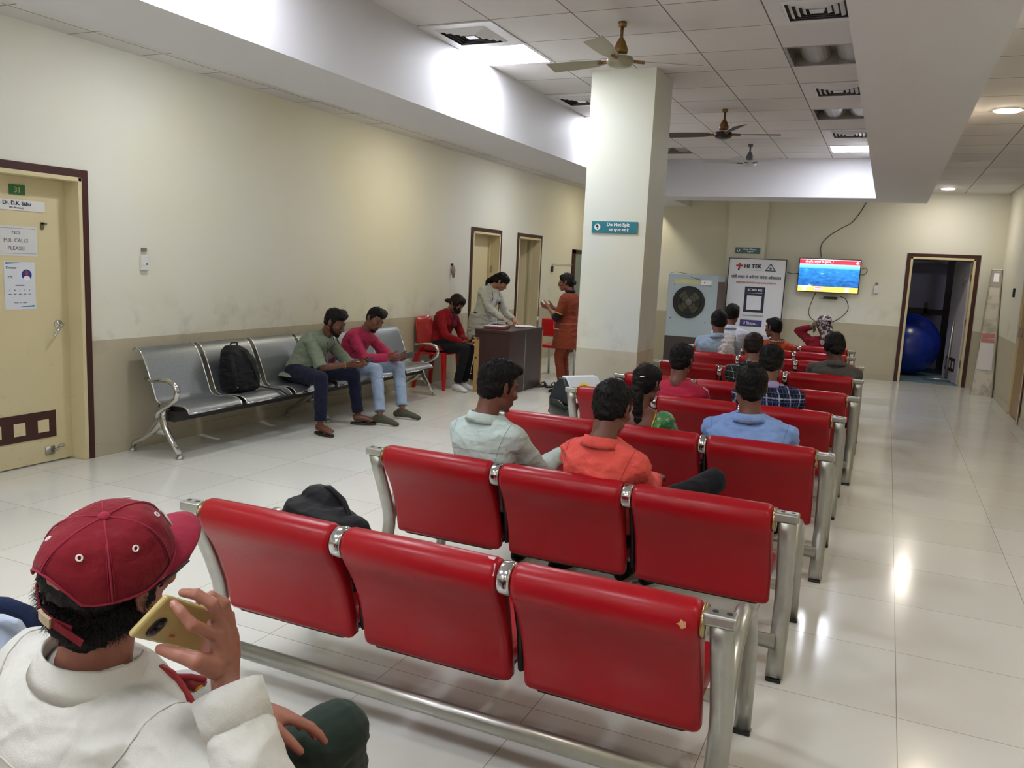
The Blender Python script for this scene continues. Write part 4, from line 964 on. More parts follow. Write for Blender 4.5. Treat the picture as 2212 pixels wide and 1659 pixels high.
def strands(mb, c, F, s, n, ln, cover, seed=1, thick=.0011, down=.5, curl=0, c0=(0, -.02, .045), rad=(.083, .099, .09), lift=.35):
    """tapered locks rooted over the scalp"""
    rg = random.Random(seed)
    k = 0; tries = 0
    while k < n and tries < n*8:
        tries += 1
        u = rg.uniform(-1, 1); a = rg.uniform(0, 2*math.pi); q = math.sqrt(1-u*u)
        d = V((q*math.cos(a), q*math.sin(a), u))
        if not cover(d): continue
        k += 1
        p0 = V(c0)+V((d.x*rad[0], d.y*rad[1], d.z*rad[2]))*.985
        t_ = V((0, -.3, -1)) if d.z < .75 else V((rg.uniform(-1, 1), rg.uniform(-.3, 1), 0))
        t_ = (t_-d*t_.dot(d)); t_ = t_.normalized() if t_.length > 1e-3 else V((1, 0, 0))
        l_ = ln(d)*rg.uniform(.6, 1.2); w_ = V((rg.uniform(-1, 1), rg.uniform(-1, 1), rg.uniform(-1, 1)))*.35
        dr = (d*lift+t_*down+w_).normalized(); pts = [p0]; p_ = p0
        sd = dr.cross(d).normalized() if dr.cross(d).length > 1e-3 else V((1, 0, 0))
        for j in range(3):
            dr = (dr+V((0, 0, -.25))*down+(sd*math.sin(j*2.2+k)*curl)).normalized(); p_ = p_+dr*l_/3; pts.append(p_.copy())
        W_ = thick*rg.uniform(.7, 1.4)
        vs = []
        for j, q_ in enumerate(pts):
            ww = W_*(1-j/3.2); vs += [V(c)+F @ ((q_+sd*ww)*s), V(c)+F @ ((q_-sd*ww)*s), V(c)+F @ ((q_+d*ww)*s)]
        f = []
        for j in range(3):
            for e in range(3): f.append((3*j+e, 3*j+(e+1) % 3, 3*j+3+(e+1) % 3, 3*j+3+e))
        mb.add(vs, f)
def ik(a, b, l1, l2, pole):
    a, b = V(a), V(b); d = b-a; L = min(d.length, (l1+l2)*.998); x = (L*L+l1*l1-l2*l2)/(2*L); h = math.sqrt(max(l1*l1-x*x, 0))
    dn = d.normalized(); p = V(pole); p = (p-dn*p.dot(dn)).normalized(); return a+dn*x+p*h

def person(label, pel, az, headc, hdir, s=.95, hup=(0, 0, 1), hands=None, knees=None, feet=None, name='person', stand=False,
           skinm=None, shirt=None, pants=None, hair='short', sleeve='long', fem=False, vox=.009, wide=1.0, fat=1.0, twist=0, sh_drop=(0, 0),
           wr=.0045, seed=1, shoes=None, shoem=None, poles=None, handpose=None, faced=False, look=1, group=None, hairm=None, hem=0, collar=None, hair_n=0, pz=None, lipc=None, hscale=1.0, shirtcut=None, cuffs=None, colk=1.0, loose=0.0):
    """a seated or standing figure; every joint is a world position"""
    skinm = skinm or skin('brown', '6d4330')
    pel = V(pel); f = V((math.cos(az), math.sin(az), 0)); up = V((0, 0, 1)); r = f.cross(up)
    if pz: pel.z = pz
    headc = V(headc); hf = V(hdir).normalized(); H = frame(hf, hup)
    hs = s*hscale
    neck = headc+H @ V((0, -.052*hs, -.135*hs)) + V((0, 0, -.02*s))
    spine = (neck-pel); sd = spine.normalized()
    ft = (V((math.cos(az+twist), math.sin(az+twist), 0))); rt = ft.cross(up); rt = (rt-sd*rt.dot(sd)*.7).normalized(); fr_ = sd.cross(rt)*-1 if sd.cross(rt).dot(ft) < 0 else sd.cross(rt)
    fr_.normalize()
    sw = .160*s*wide
    shR = neck+rt*sw-sd*.082*s-up*sh_drop[0]; shL = neck-rt*sw-sd*.082*s-up*sh_drop[1]
    T = lambda u: pel.lerp(neck, u)-fr_*(.035*math.sin(u*math.pi)*s*(1 if not stand else .2))
    ub, fa = .285*s, .25*s
    R_, L_ = hands if hands else ((0, 0, 0), (0, 0, 0))
    def wpos(h, sgn):
        if h is None: return pel+f*.36*s+r*sgn*.12*s+up*.12
        if len(h) == 3 and isinstance(h, tuple) and h[0] == 'rel': return None
        return V(h)
    wR, wL = wpos(hands[0] if hands else None, 1), wpos(hands[1] if hands else None, -1)
    pR, pL = poles if poles else (rt*.22-up*.8-f*.5, -rt*.22-up*.8-f*.5)
    eR, eL = ik(shR, wR, ub, fa, pR), ik(shL, wL, ub, fa, pL)
    hipR, hipL = pel+r*.088*s, pel-r*.088*s
    th, shn = .43*s, .41*s
    az_ = .085*s
    if stand:
        aR = pel+r*.085*s+f*.03; aL = pel-r*.085*s-f*.03; aR.z = aL.z = az_
        if feet: aR, aL = V(feet[0]), V(feet[1])
        kR, kL = ik(hipR, aR, th, shn+.02, f), ik(hipL, aL, th, shn+.02, f)
    else:
        if feet: aR, aL = V(feet[0]), V(feet[1])
        else: aR = pel+r*.13*s+f*.44*s; aL = pel-r*.13*s+f*.44*s; aR.z = aL.z = az_
        if knees: kR, kL = V(knees[0]), V(knees[1])
        else: kR, kL = ik(hipR, aR, th, shn, f+up*.9), ik(hipL, aL, th, shn, f+up*.9)
    # ---------------- body: one continuous surface
    mb = MB(); head_shape(mb, headc, H, hs, fem, .92 if fem else 1.0)
    nr = (.047 if fem else .056)*s
    mb.tube([neck-sd*.004*s, neck+(headc-neck)*.25, headc+H @ V((0, -.03*hs, -.05*hs)), headc+H @ V((0, -.025*hs, -.01))], [nr*1.08, nr, nr*1.02, nr*.95], 16, rnd_=True)
    def torso(m, g, a=0.0, b=1.0, hemz=None, k=1.0):
        S = [(-.10, .152, .112), (0, .160, .120), (.18, .150*(.93 if fem else 1), .112), (.38, .142*(.92 if fem else 1), .104), (.6, .158, .112), (.8, .168, .112), (.9, .150, .098), (.965, .100, .080), (1.0, .070, .064), (1.04, .056, .055)]
        rings = []; n = 28
        for u, x_, y_ in S:
            if u < a or u > b: continue
            cpos = pel-sd*.10*s if u < 0 else T(u)
            cpos = pel+(T(0)-pel)+sd*u*spine.length if u < 0 else T(u)
            x_ = (x_*wide+g)*s; y_ = (y_*fat+g)*s
            tt = max(0, min(1, u)); rr_ = (r*(1-tt)+rt*tt).normalized(); ff_ = (f*(1-tt)+fr_*tt); ff_ = (ff_-rr_*ff_.dot(rr_)).normalized()
            rings.append([cpos+rr_*(x_*math.copysign(abs(math.cos(q))**.85, math.cos(q)))+ff_*(y_*math.copysign(abs(math.sin(q))**.85, math.sin(q))) for q in [2*math.pi*j/n for j in range(n)]])
        m.loft(rings)
        # shoulder yoke
        for sg, shp in ((1, shR), (-1, shL)):
            if b > .9: m.tube([neck-sd*.035*s+rt*sg*.02*s-fr_*.012*s, neck.lerp(shp, .5)-sd*.008*s-fr_*.008*s, shp+sd*.004*s], [(.052+g)*s, (.046+g)*s, (.047+g)*s], 14, rnd_=True)
            if b > .9: m.tube([T(.8)+rt*sg*.095*s, shp-sd*.02*s], [(.075+g)*s, (.052+g)*s], 12, rnd_=True)
        if fem and b > .7:
            for sg in (-1, 1): m.ell(T(.66)+rt*sg*.065*s+fr_*.085*s, (.058+g)*s)
    torso(mb, -.014)
    def arm(m, sh, el, w, g, full=True, cutf=None, g2=None):
        g2 = g if g2 is None else g2
        m.tube([sh, sh.lerp(el, .35), el], [(.050+g)*s, (.046+g)*s, (.039+g2)*s], 14, rnd_=True)
        if full: m.tube([el, el.lerp(w, .3), w], [(.039+g2)*s, (.038+g2)*s, (.026+g2)*s], 14, rnd_=not cutf)
    arm(mb, shR, eR, wR, -.004); arm(mb, shL, eL, wL, -.004)
    hp = handpose or {}
    dR = V(hp.get('dR', (wR-eR))).normalized(); dL = V(hp.get('dL', (wL-eL))).normalized()
    nlR = []
    hand(mb, wR, dR, hp.get('pR', -up+rt*-.2), hp.get('sR', 1), s, curl=hp.get('cR', (.45, .5, .5, .5)), thumb=hp.get('tR', (.6, .3)), nails=nlR, paths=hp.get('paths'))
    hand(mb, wL, dL, hp.get('pL', -up+rt*.2), hp.get('sL', -1), s, curl=hp.get('cL', (.45, .5, .5, .5)), thumb=hp.get('tL', (.6, .3)))
    def leg(m, h_, k_, a_, g, gk=None, ga=None, rn=True):
        m.tube([h_, h_.lerp(k_, .5), k_], [(.083+g)*s*fat**.5, (.070+g)*s*fat**.5, (.056+g)*s], 16, rnd_=True)
        m.tube([k_, k_.lerp(a_, .3), a_], [(.056+g)*s, (.054+g)*s, (.036+(ga if ga is not None else g))*s], 14, rnd_=rn)
    leg(mb, hipR, kR, aR, -.01); leg(mb, hipL, kL, aL, -.01)
    fdirs = []
    for k_, a_, sg in ((kR, aR, 1), (kL, aL, -1)):
        fd = hp.get('fR' if sg > 0 else 'fL', (f+r*sg*.18).normalized()); fd = V(fd).normalized(); fdirs.append(fd)
        side_ = fd.cross(up); a_ = a_ if a_.z > .14 else V((a_.x, a_.y, .083*s+(.02 if shoes == 'sandal' else .004)))
        k2 = 1 if shoes in (None, 'sandal') else .8
        mb.tube([a_-fd*.045*k2*s-up*.045*s, a_-fd*.02*s-up*.035*s, a_+fd*.07*s-up*.045*s, a_+fd*.135*k2*s-up*.056*s, a_+fd*.15*k2*s-up*.057*s], [.026*s*k2, .032*s*k2, .036*s*k2, .042*s*k2, .034*s*k2], 14, ry=[.03*s*k2, .036*s*k2, .03*s*k2, .018*s*k2, .014*s*k2], up=up)
        for j in range(5 if shoes in (None, 'sandal') else 0): mb.tube([a_+fd*.13*s+side_*(j-2)*.0155*s*sg*-1-up*.063*s, a_+fd*(.178-.012*j*(1 if j else .3))*s+side_*(j-2)*.0165*s*sg*-1-up*.066*s], [.0095*s, .0085*s if j else .011*s], 8, rnd_=True)
    o = thing(name, (pel.x, pel.y, 0), label, 'person', group)
    keep = [(tuple(wR+dR*.1), .14, .35), (tuple(wL+dL*.1), .14, .35), (tuple(headc), .14, .5)]
    body = mobj('body', remesh(mb, vox, 3, keep), skinm, o)
    J = dict(o=o, neck=neck, shR=shR, shL=shL, eR=eR, eL=eL, wR=wR, wL=wL, H=H, headc=headc, hs=hs, s=s, sd=sd, rt=rt, fr=fr_, T=T, pel=pel, kR=kR, kL=kL, aR=aR, aL=aL, f=f, r=r, body=body, fd=fdirs, dR=dR, dL=dL, nails=nlR)
    # ---------------- clothes
    if pants:
        m = MB(); leg(m, hipR, kR, aR+(kR-aR).normalized()*.03*s, .010, ga=.018, rn=False); leg(m, hipL, kL, aL+(kL-aL).normalized()*.03*s, .010, ga=.018, rn=False)
        S = [(-.12, .150, .115), (0, .168, .13), (.12, .158, .122), (.2, .15, .115)]
        m.loft([[pel+sd*u*spine.length+r*(x_*s*wide*math.cos(q))+f*(y_*s*fat*math.sin(q)) for q in [2*math.pi*j/24 for j in range(24)]] for u, x_, y_ in S])
        J['pants'] = mobj('trousers', remesh(m, vox*1.1, 4, None, wr*.9, 8, seed+5), pants, o)
    if shirt:
        m = MB(); torso(m, .012, -.2 if hem else -.05, 1.01)
        if hem: 
            m.loft([[T(0)-sd*.0+(-up if stand else -sd)*(hem*v_)+r*((.20+.03*v_)*s*wide*math.cos(q))+f*((.168+.03*v_)*s*fat*math.sin(q)) for q in [2*math.pi*j/24 for j in range(24)]] for v_ in (-.2, 0, .5, 1)])
        for sh, el, w_, sg in ((shR, eR, wR, 1), (shL, eL, wL, -1)):
            if sleeve == 'long':
                we = el.lerp(w_, .82 if cuffs else .96); arm(m, sh, el, we, .012+loose, True, True, .014+loose)
            elif sleeve == 'half':
                ee = sh.lerp(el, .72); m.tube([sh, sh.lerp(ee, .5), ee], [.063*s, .060*s, .062*s], 16)
                m.ell(sh, .063*s)
            elif sleeve == 'elbow':
                ee = sh.lerp(el, 1.0); m.tube([sh, sh.lerp(ee, .5), ee], [.064*s, .060*s, .060*s], 16); m.ell(sh, .064*s)
            elif sleeve == 'roll':
                we = el.lerp(w_, .35); arm(m, sh, el, we, .013, True, True, .016)
        J['shirt'] = mobj('shirt', remesh(m, vox, 3, None, wr, 9, seed), shirt, o)
        if collar:
            m = MB(); n = 26; cr = []
            ax = (headc-neck).normalized()*.5+sd*.5; ax.normalize()
            c_ = neck+sd*.004*s; q0 = (fr_-ax*fr_.dot(ax)).normalized(); q1 = ax.cross(q0)*-1
            ks = [(.066, -.012, 0), (.0625, .020, .004), (.064, .029, .005), (.070, .027, .002), (.081, .000, -.004), (.088, -.018, -.004)]
            rings = []
            for kk in range(n):
                a_ = R(-138+276*kk/(n-1)); cs_, sn_ = math.cos(a_), math.sin(a_)   # open at the front
                ring = []
                for rr_, hh, bk in ks:
                    drop = .018*max(0, abs(a_)/R(138)-.35)
                    ring.append(c_+(-q0*cs_*(rr_*1.0+bk)+q1*sn_*rr_*1.05)*s*(1+(colk-1)*.7)+ax*(hh*colk-drop)*s)
                rings.append(ring)
            m.loft(rings, cap=True)
            m.build('collar', collar if not isinstance(collar, bool) else shirt, J['shirt'], smooth=True, shift=o.location)
        if cuffs:
            for el, w_ in ((eR, wR), (eL, wL)):
                d_ = (w_-el).normalized(); p0 = el.lerp(w_, .96)
                MB().tube([p0-d_*.062*s, p0-d_*.058*s, p0-d_*.03*s, p0, p0, p0-d_*.02*s], [(.040+loose)*s, (.045+loose)*s, (.046+loose)*s, (.047+loose)*s, (.043+loose)*s, (.042+loose)*s], 22, cap=False).build('cuff', shirt, J['shirt'], smooth=True, shift=o.location)
    # ---------------- shoes
    for a_, fd in ((aR, fdirs[0]), (aL, fdirs[1])):
        side_ = fd.cross(up); b0_ = a_-up*(a_.z)
        sole = [b0_+fd*(.04+.125*math.cos(q)+.01)*s+side_*(.044+.006*math.cos(q))*s*math.sin(q) for q in [2*math.pi*j/22 for j in range(22)]]
        if shoes == 'sandal':
            so = MB().prism(sole, up*.022*s).build('sandal', shoem, o, bevel=.004, shift=o.location)
            MB().tube([b0_+fd*.1*s+side_*.046*s+up*.015*s, b0_+fd*.1*s+side_*.035*s+up*.045*s, b0_+fd*.1*s+up*.056*s, b0_+fd*.1*s-side_*.035*s+up*.045*s, b0_+fd*.1*s-side_*.046*s+up*.015*s], .022*s, 8, ry=.004).build('strap', shoem, so, smooth=True, shift=o.location)
        elif shoes:
            so = MB().prism(sole, up*.022*s).build('sole', mat('shoe_sole_white', 'b7b4a8', .6), o, bevel=.004, shift=o.location)
            m = MB().tube([b0_-fd*.06*s+up*.045*s, b0_-fd*.02*s+up*.05*s, b0_+fd*.07*s+up*.042*s, b0_+fd*.13*s+up*.034*s, b0_+fd*.168*s+up*.026*s], [.038*s, .044*s, .046*s, .047*s, .040*s], 16, ry=[.036*s, .045*s, .040*s, .032*s, .022*s], up=up, rnd_=True)
            m.tube([b0_-fd*.01*s+up*.05*s, b0_-fd*.012*s+up*.1*s], [.046*s, .042*s], 14); m.tube([b0_+fd*.0*s+up*.075*s, b0_+fd*.06*s+up*.055*s], [.034*s, .034*s], 12)
            mobj('shoe', remesh(m, .006, 2), shoem, o)
    if hair: add_hair(J, hair, hairm or HAIR, hair_n, seed)
    if faced: face_parts(o, headc, H, hs, look=look, lipc=lipc, skinm=skinm)
    return J
def add_hair(J, kind, m_, n, seed=1):
    o, c, F, s = J['o'], J['headc'], J['H'], J['hs']
    def P(x, y, z): return c+F @ V((x*s, y*s, z*s))
    mb = MB()
    def E(x, y, z, a, b, d): mb.ell(P(x, y, z), (a*s, b*s, d*s), F, n=20, m=14)
    E(0, -.024, .046, .0815, .094, .086); E(0, -.034, .012, .0795, .082, .075); E(0, -.056, -.028, .058, .052, .045)
    for q in (-1, 1): E(q*.066, .0, .022, .014, .032, .034); E(q*.069, .012, .0, .007, .012, .024)
    E(0, .035, .085, .066, .052, .036)
    if kind in ('quiff', 'tuft'):
        E(0, .05, .104, .058, .046, .03); E(.02, .075, .098, .036, .028, .024); E(-.02, .02, .118, .055, .05, .026)
    if kind == 'bun':
        E(0, -.115, -.012, .036, .03, .036); E(0, .0, .06, .079, .085, .07)
    if kind in ('pony', 'plait', 'long'):
        E(0, .015, .06, .08, .082, .066); E(0, -.08, .01, .055, .05, .06)
    if kind == 'pony':
        mb.tube([P(.0, -.1, .02), P(.0, -.15, -.03), P(.0, -.17, -.1), P(0, -.16, -.17), P(0, -.15, -.22)], [.022*s, .034*s, .032*s, .02*s, .006*s], 12, rnd_=True)
    if kind == 'plait':
        pts = [P(.0, -.1, -.03), P(.01, -.105, -.09), P(.02, -.1, -.16), P(.025, -.09, -.24), P(.03, -.085, -.32)]
        mb.tube(pts, [.036*s, .034*s, .03*s, .026*s, .018*s], 12, rnd_=True)
        for k in range(7): mb.ell(pts[0].lerp(pts[4], .1+k*.14)+F @ V((.008*(-1)**k*s, -.006*s, 0)), (.03*s, .026*s, .026*s), F)
    if kind == 'long':
        nk = J['neck']; bk = -J['fr']; mb.tube([P(0, -.06, .04), P(0, -.09, .0), nk+bk*.075+V((0, 0, .075)), nk+bk*.10+V((0, 0, .0)), nk+bk*.12+V((0, 0, -.07))], [.06*s, .055*s, .045*s, .034*s, .01*s], 14, rnd_=True)
        pass
    if kind == 'bob':
        E(0, -.02, .03, .089, .1, .09); E(0, .03, .085, .078, .062, .045)
        mb.tube([P(0, -.1, -.03), P(0, -.15, -.06), P(0, -.18, -.08)], [.03*s, .03*s, .012*s], 12, rnd_=True)
        for q in (-1, 1): mb.tube([P(q*.07, .05, .06), P(q*.074, .05, .0), P(q*.068, .045, -.03)], [.018*s, .015*s, .006*s], 10, rnd_=True)
    if kind == 'fullsides':
        E(0, -.03, .02, .091, .088, .082)
        for q in (-1, 1): E(q*.076, -.02, -.0, .018, .045, .045)
        E(0, -.07, -.03, .07, .05, .05)
    me = remesh(mb, .0065 if n else .008, 2, None, .004, 34, seed, wdir=(1, 1, 1))
    h = mobj('hair', me, m_, o); J['hair'] = h
    if n:
        m2 = MB()
        def cover(d):
            if kind in ('quiff', 'tuft', 'short'): return d.z > .25 or (d.y < .1 and d.z > -.75)
            return d.z > -.2 or d.y < 0
        top = {'quiff': .028, 'tuft': .03, 'short': .015}.get(kind, .025)
        strands(m2, c, F, s, n, lambda d: .012+top*max(0, d.z)**1.0*(1+.5*max(0, d.y)), cover, seed, thick=.0014, curl=.35 if kind == 'tuft' else .1, lift=.3, down=.7)
        x = m2.build('hair_strands', m_, h, shift=o.location)
    return h

def seam(J, pts, m_, name='seam', r_=.0016):
    """thin stitched line laid on the shirt: pts = list of (outside point, inside point)"""
    sh = J['shirt']; o = J['o']; out = []
    for a, b in pts:
        la, lb = V(a)-o.location, V(b)-o.location
        ok, loc, nor, idx = sh.ray_cast(la, (lb-la).normalized(), distance=(lb-la).length)
        if ok: out.append(loc+nor*.0004)
    if len(out) > 3: MB().tube(out, r_, 6).build(name, m_, sh, smooth=True)
def shirt_seams(J, m_):
    rt, fr, T, s = J['rt'], J['fr'], J['T'], J['s']; hw = (J['shR']-J['shL']).length/2
    seam(J, [(T(.80)+rt*x*hw*1.05-fr*.4-J['sd']*.03*x*x, T(.80)+rt*x*hw*1.05-J['sd']*.03*x*x) for x in [-.95+1.9*k/24 for k in range(25)]], m_)
    for sg, sh, el in ((1, J['shR'], J['eR']), (-1, J['shL'], J['eL'])):
        ax = (rt*sg-J['sd']*.25).normalized(); u = (J['sd']-ax*J['sd'].dot(ax)).normalized(); v = ax.cross(u); c_ = sh-ax*.012
        seam(J, [(c_+(u*math.cos(a)+v*math.sin(a))*.3, c_) for a in [math.pi*(-.95+1.9*k/26) for k in range(27)]], m_)
# ---------------------------------------------------------------- who sits where
SKD = skin('dark', '4c2f24'); SKM = skin('mid', '6a4234'); SKF = skin('front', '93604e')
DKP = fabric('black_cloth', '14141a'); NAVYC = fabric('navy_cloth', '15182c'); DENIM = fabric('light_denim', '8e9fb4'); GREY = fabric('grey_cloth', '4e4c49')
BRN = mat('sandal_brown', '2a2019', .6); OLV = fabric('olive_shoe', '4a4b3c')
A90 = math.pi/2
SEATZ = .44
def phone(loc, L, S, label, c='15161c', sz=(.15, .072, .009), parent=None):
    L = V(L).normalized(); S = V(S); S = (S-L*S.dot(L)).normalized(); N = L.cross(S); q = Matrix((L, S, N)).transposed()
    o = thing('mobile_phone', loc, label, 'phone')
    MB().box((0, 0, 0), sz, q).build('casing', mat('phone_'+c, c, .3), o, bevel=.004, seg=3)
    return o, q
def sitter(label, X, Y, headc, hdir, s=.95, az=A90, **k):
    return person(label, (X, Y, SEATZ), az, headc, hdir, s, **k)
def lap(X, Y, s=.95, dz=.62, dx=.1, fwd=.3): return ((X+dx, Y+fwd, dz), (X-dx, Y+fwd, dz))

MINT = fabric('mint_seersucker', 'b6c6c0', .3, 16)
j = sitter('person from behind in a pale mint shirt with short dark hair', -1.61, 3.52, (-1.61, 3.45, 1.02), (.5, .85, -.2), .98, az=A90-.15,
           hands=((-1.42, 3.82, .66), (-1.66, 3.82, .6)), skinm=SKM, shirt=MINT, pants=DKP, hair='quiff', hair_n=1000, vox=.0065, wr=0.0048, seed=11, shoes='s', shoem=DKP, collar=MINT, wide=.93)
shirt_seams(j, mat('mint_seam', '8fa39b', .8))
phone((-1.37, 3.92, .68), (.2, 1, .25), (1, 0, 0), 'dark phone in the hand of the mint shirted man')
CORAL = fabric('coral_cotton', 'd9564c', .4, 16)
j = sitter('person from behind in a coral orange shirt with thick black hair, head bowed', -1.04, 3.52, (-1.045, 3.43, .985), (.18, 1, -.3), 1.0, az=A90-.2,
           hands=((-.93, 3.82, .60), (-1.1, 3.85, .58)), knees=((-.66, 3.86, .62), (-1.08, 3.98, .47)), feet=((-.95, 4.0, .3), (-1.1, 4.0, .085)), skinm=SKM, shirt=CORAL, pants=DKP, hair='short', hair_n=800, vox=.0065, wr=0.0065, seed=23, shoes='s', shoem=DKP, collar=CORAL, wide=.97)
shirt_seams(j, mat('coral_seam', 'a8362c', .8))
# green blouse
GRB = NT('green_brocade'); p = GRB.pos(True); n1 = GRB.noise(p, 38, 4, .7); n2 = GRB.noise(p, 18, 2)
GRB.col(GRB.mix(GRB.ramp(n1, .52, .6), GRB.mix(n2, lin('0f5a2a'), lin('1f7a44')), lin('9aa050'))); GRB.set(Roughness=.5, Sheen_Weight=.3); GRB.bump(n1, .3, .006); GRB = GRB.m
SARI = fabric('dark_red_sari', '5a1420')
j = sitter('person from behind with a long dark plait and green brocade blouse sleeve', -1.22, 4.76, (-1.226, 4.68, .935), (.3, .95, -.1), .92, hands=lap(-1.22, 4.76, dz=.58), fem=True,
           skinm=SKM, shirt=None, pants=SARI, hair='plait', hair_n=500, vox=.007, seed=31, shoes='sandal', shoem=BRN, wide=.95)
m = MB()
for sg, sh, el in ((1, j['shR'], j['eR']), (-1, j['shL'], j['eL'])):
    d_ = (el-sh); m.tube([sh+(j['neck']-sh)*.28, sh+d_*.02, sh+d_*.3, sh+d_*.62], [.05, .062, .062, .060], 16); m.ell(sh, .062)
pts = [j['T'](u) for u in (0, .3, .55, .70)]
m.loft([[q+j['rt']*(.165*math.cos(a))*.92+j['fr']*(.128*math.sin(a))*.92 for a in [2*math.pi*k/24 for k in range(24)]] for q in pts])
for u in (.8,):
    for k in (-1, 1): m.tube([j['shR' if k > 0 else 'shL']+(j['neck']-j['shR' if k > 0 else 'shL'])*.2, j['T'](.74)+j['rt']*k*.1-j['fr']*.07, j['T'](.6)-j['fr']*.095+j['rt']*k*.06], [.045, .035, .03], 12)
bl = mobj('blouse', remesh(m, .0075, 2, None, .004, 14, 3), GRB, j['o'])
GOLD = mat('gold_border', 'b89a3c', .35, .7)
sh = j['shR']; d_ = (j['eR']-sh)
MB().tube([sh+(j['neck']-sh)*.3+V((0, -.03, .05)), sh+(j['neck']-sh)*.3+V((0, -.062, .0)), j['T'](.78)+j['rt']*.085-j['fr']*.105, j['T'](.62)+j['rt']*.07-j['fr']*.125], .004, 6).build('gold_piping', GOLD, bl, smooth=True, shift=j['o'].location)
hc = j['headc']+j['H'] @ V((.035, -.118, .045)); MB().tube([hc-V((.012, 0, 0)), hc+V((.012, 0, .004))], .003, 6).build('hair_clip', mat('silver_clip', 'c8c8c8', .3, .8), j['hair'], shift=j['o'].location)

BLUE = fabric('light_blue_cotton', '7f9dd0', .4, 14)
j = sitter('person from behind in a light blue shirt with close cropped black hair', -.62, 4.78, (-.64, 4.68, .975), (-.3, .95, -.05), 1.05, hands=lap(-.62, 4.78, dz=.58), skinm=SKM, shirt=BLUE, pants=NAVYC, hair='short', hair_n=900,
           vox=.0075, wr=0.0065, seed=41, shoes='s', shoem=DKP, collar=BLUE, wide=1.2, fat=1.1)
shirt_seams(j, mat('blue_seam', '5f7bb0', .8))
PINK = fabric('raspberry_knit', 'a5243f', .25, 8)
j = sitter('person from behind in a raspberry T-shirt with a faded haircut', -1.30, 6.02, (-1.313, 5.95, .945), (.15, .97, -.15), 1.0, hands=lap(-1.3, 6.02), skinm=SKM, shirt=PINK, pants=DKP, hair='tuft', hair_n=600, sleeve='half',
           vox=.008, wr=0.0043, seed=51, shoes='s', shoem=DKP, wide=1.05)
sh, el = j['shR'], j['eR']
m = MB(); q = [sh+V((.02, -.03, .055)), sh+V((.055, -.02, .03)), sh.lerp(el, .3)+V((.06, -.02, 0)), sh.lerp(el, .6)+V((.055, -.02, 0))]
m.tube(q, .011, 6, ry=.003); m.build('sleeve_stripe', mat('stripe_white', 'c8c0c4', .7), j['shirt'], smooth=True, shift=j['o'].location)
PLN = plaid('navy_plaid', '10162e', .085, .085, [(.0, .10, .55, 'c4cce0'), (.2, .04, .5, 'aeb8d4'), (.32, .16, .6, '1d2c66'), (.55, .03, .5, 'c4cce0'), (.66, .16, .55, '06080f'), (.9, .03, .4, '8e9ac0')])
j = sitter('person from behind in a navy and white plaid shirt with bushy black hair', -.66, 6.04, (-.69, 5.98, .985), (.05, 1, -.25), 1.02, hands=lap(-.66, 6.04), skinm=SKM, shirt=PLN, pants=DKP, hair='tuft', hair_n=900,
           vox=.008, wr=0.0054, seed=61, shoes='s', shoem=DKP, wide=1.15, collar=fabric('lilac_collar', '9a90b8'))
PLD = plaid('dark_plaid', '0d1010', .05, .05, [(.0, .07, .6, 'a8a8a0'), (.5, .25, .5, '26302c')])
sitter('person in a dark checked shirt half hidden behind the navy plaid shirt', -.97, 7.10, (-.965, 7.03, .995), (-.1, 1, -.3), .97, hands=lap(-.97, 7.1), skinm=SKM, shirt=PLD, pants=DKP, hair='short', hair_n=300, hairm=HAIRB,
       vox=.009, wr=0.0043, seed=71, shoes='s', shoem=DKP, collar=PLD, wide=1.0)
sitter('person from behind in a dark grey shirt with bushy hair by the aisle', -.40, 8.32, (-.405, 8.24, .965), (-.45, .9, -.2), 1.05, hands=lap(-.4, 8.32), skinm=SKD, shirt=GREY, pants=DKP, hair='fullsides', hair_n=500,
       vox=.009, wr=0.0054, seed=81, shoes='s', shoem=DKP, collar=GREY, wide=1.1)
PALE = fabric('pale_blue_cotton', '8ea1b4', .35, 14)
j = sitter('person from behind in a pale blue shirt with a towel on the right shoulder', -1.70, 9.52, (-1.70, 9.44, 1.045), (-.25, .95, -.25), 1.08, hands=lap(-1.7, 9.52), skinm=SKM, shirt=PALE, pants=GREY, hair='short', hair_n=300,
           vox=.009, wr=0.0043, seed=91, shoes='s', shoem=DKP, collar=PALE, wide=1.12)
m = MB(); sh = j['shR']; nk = j['neck']; rows = []
for u, wd, th in ((0, .05, .03), (.12, .075, .03), (.3, .085, .028), (.55, .10, .026), (.8, .115, .022), (1, .12, .015)):
    c_ = nk.lerp(sh, .62)+V((0, -.02-.10*min(u*4, 1)-.04*u, .072-.40*u)); c_.x += .0
    rows.append([c_+V((wd*math.cos(a)*1.0, th*math.sin(a)*(1+.3*math.sin(5*a+u*9)), .018*math.sin(3*a))) for a in [2*math.pi*k/28 for k in range(28)]])
m.loft(rows); m.tube([nk.lerp(sh, .62)+V((0, .14, -.1)), nk.lerp(sh, .62)+V((0, .08, .03)), nk.lerp(sh, .62)+V((0, -.03, .08)), nk.lerp(sh, .62)+V((0, -.11, .0))], [.07, .07, .07, .07], 16, ry=.02)
o = thing('towel', j['o'].location, 'white towel draped over the pale blue shirted man\'s shoulder', 'towel'); mobj('cloth', remesh(m, .007, 2, None, .005, 16, 5), fabric('white_towel', 'b9b3b3', .4, 20), o)
WSH = plaid('white_check', 'c0c6d0', .03, .03, [(.0, .12, .35, '8898b8')])
sitter('person from behind in a white checked shirt with black hair, beside the poster stand', -1.73, 10.56, (-1.725, 10.47, 1.095), (.1, 1, -.1), 1.05, hands=lap(-1.73, 10.56), skinm=SKM, shirt=WSH, pants=DKP, hair='short', hair_n=200,
       vox=.01, wr=0.0043, seed=101, shoes='s', shoem=DKP, collar=WSH)
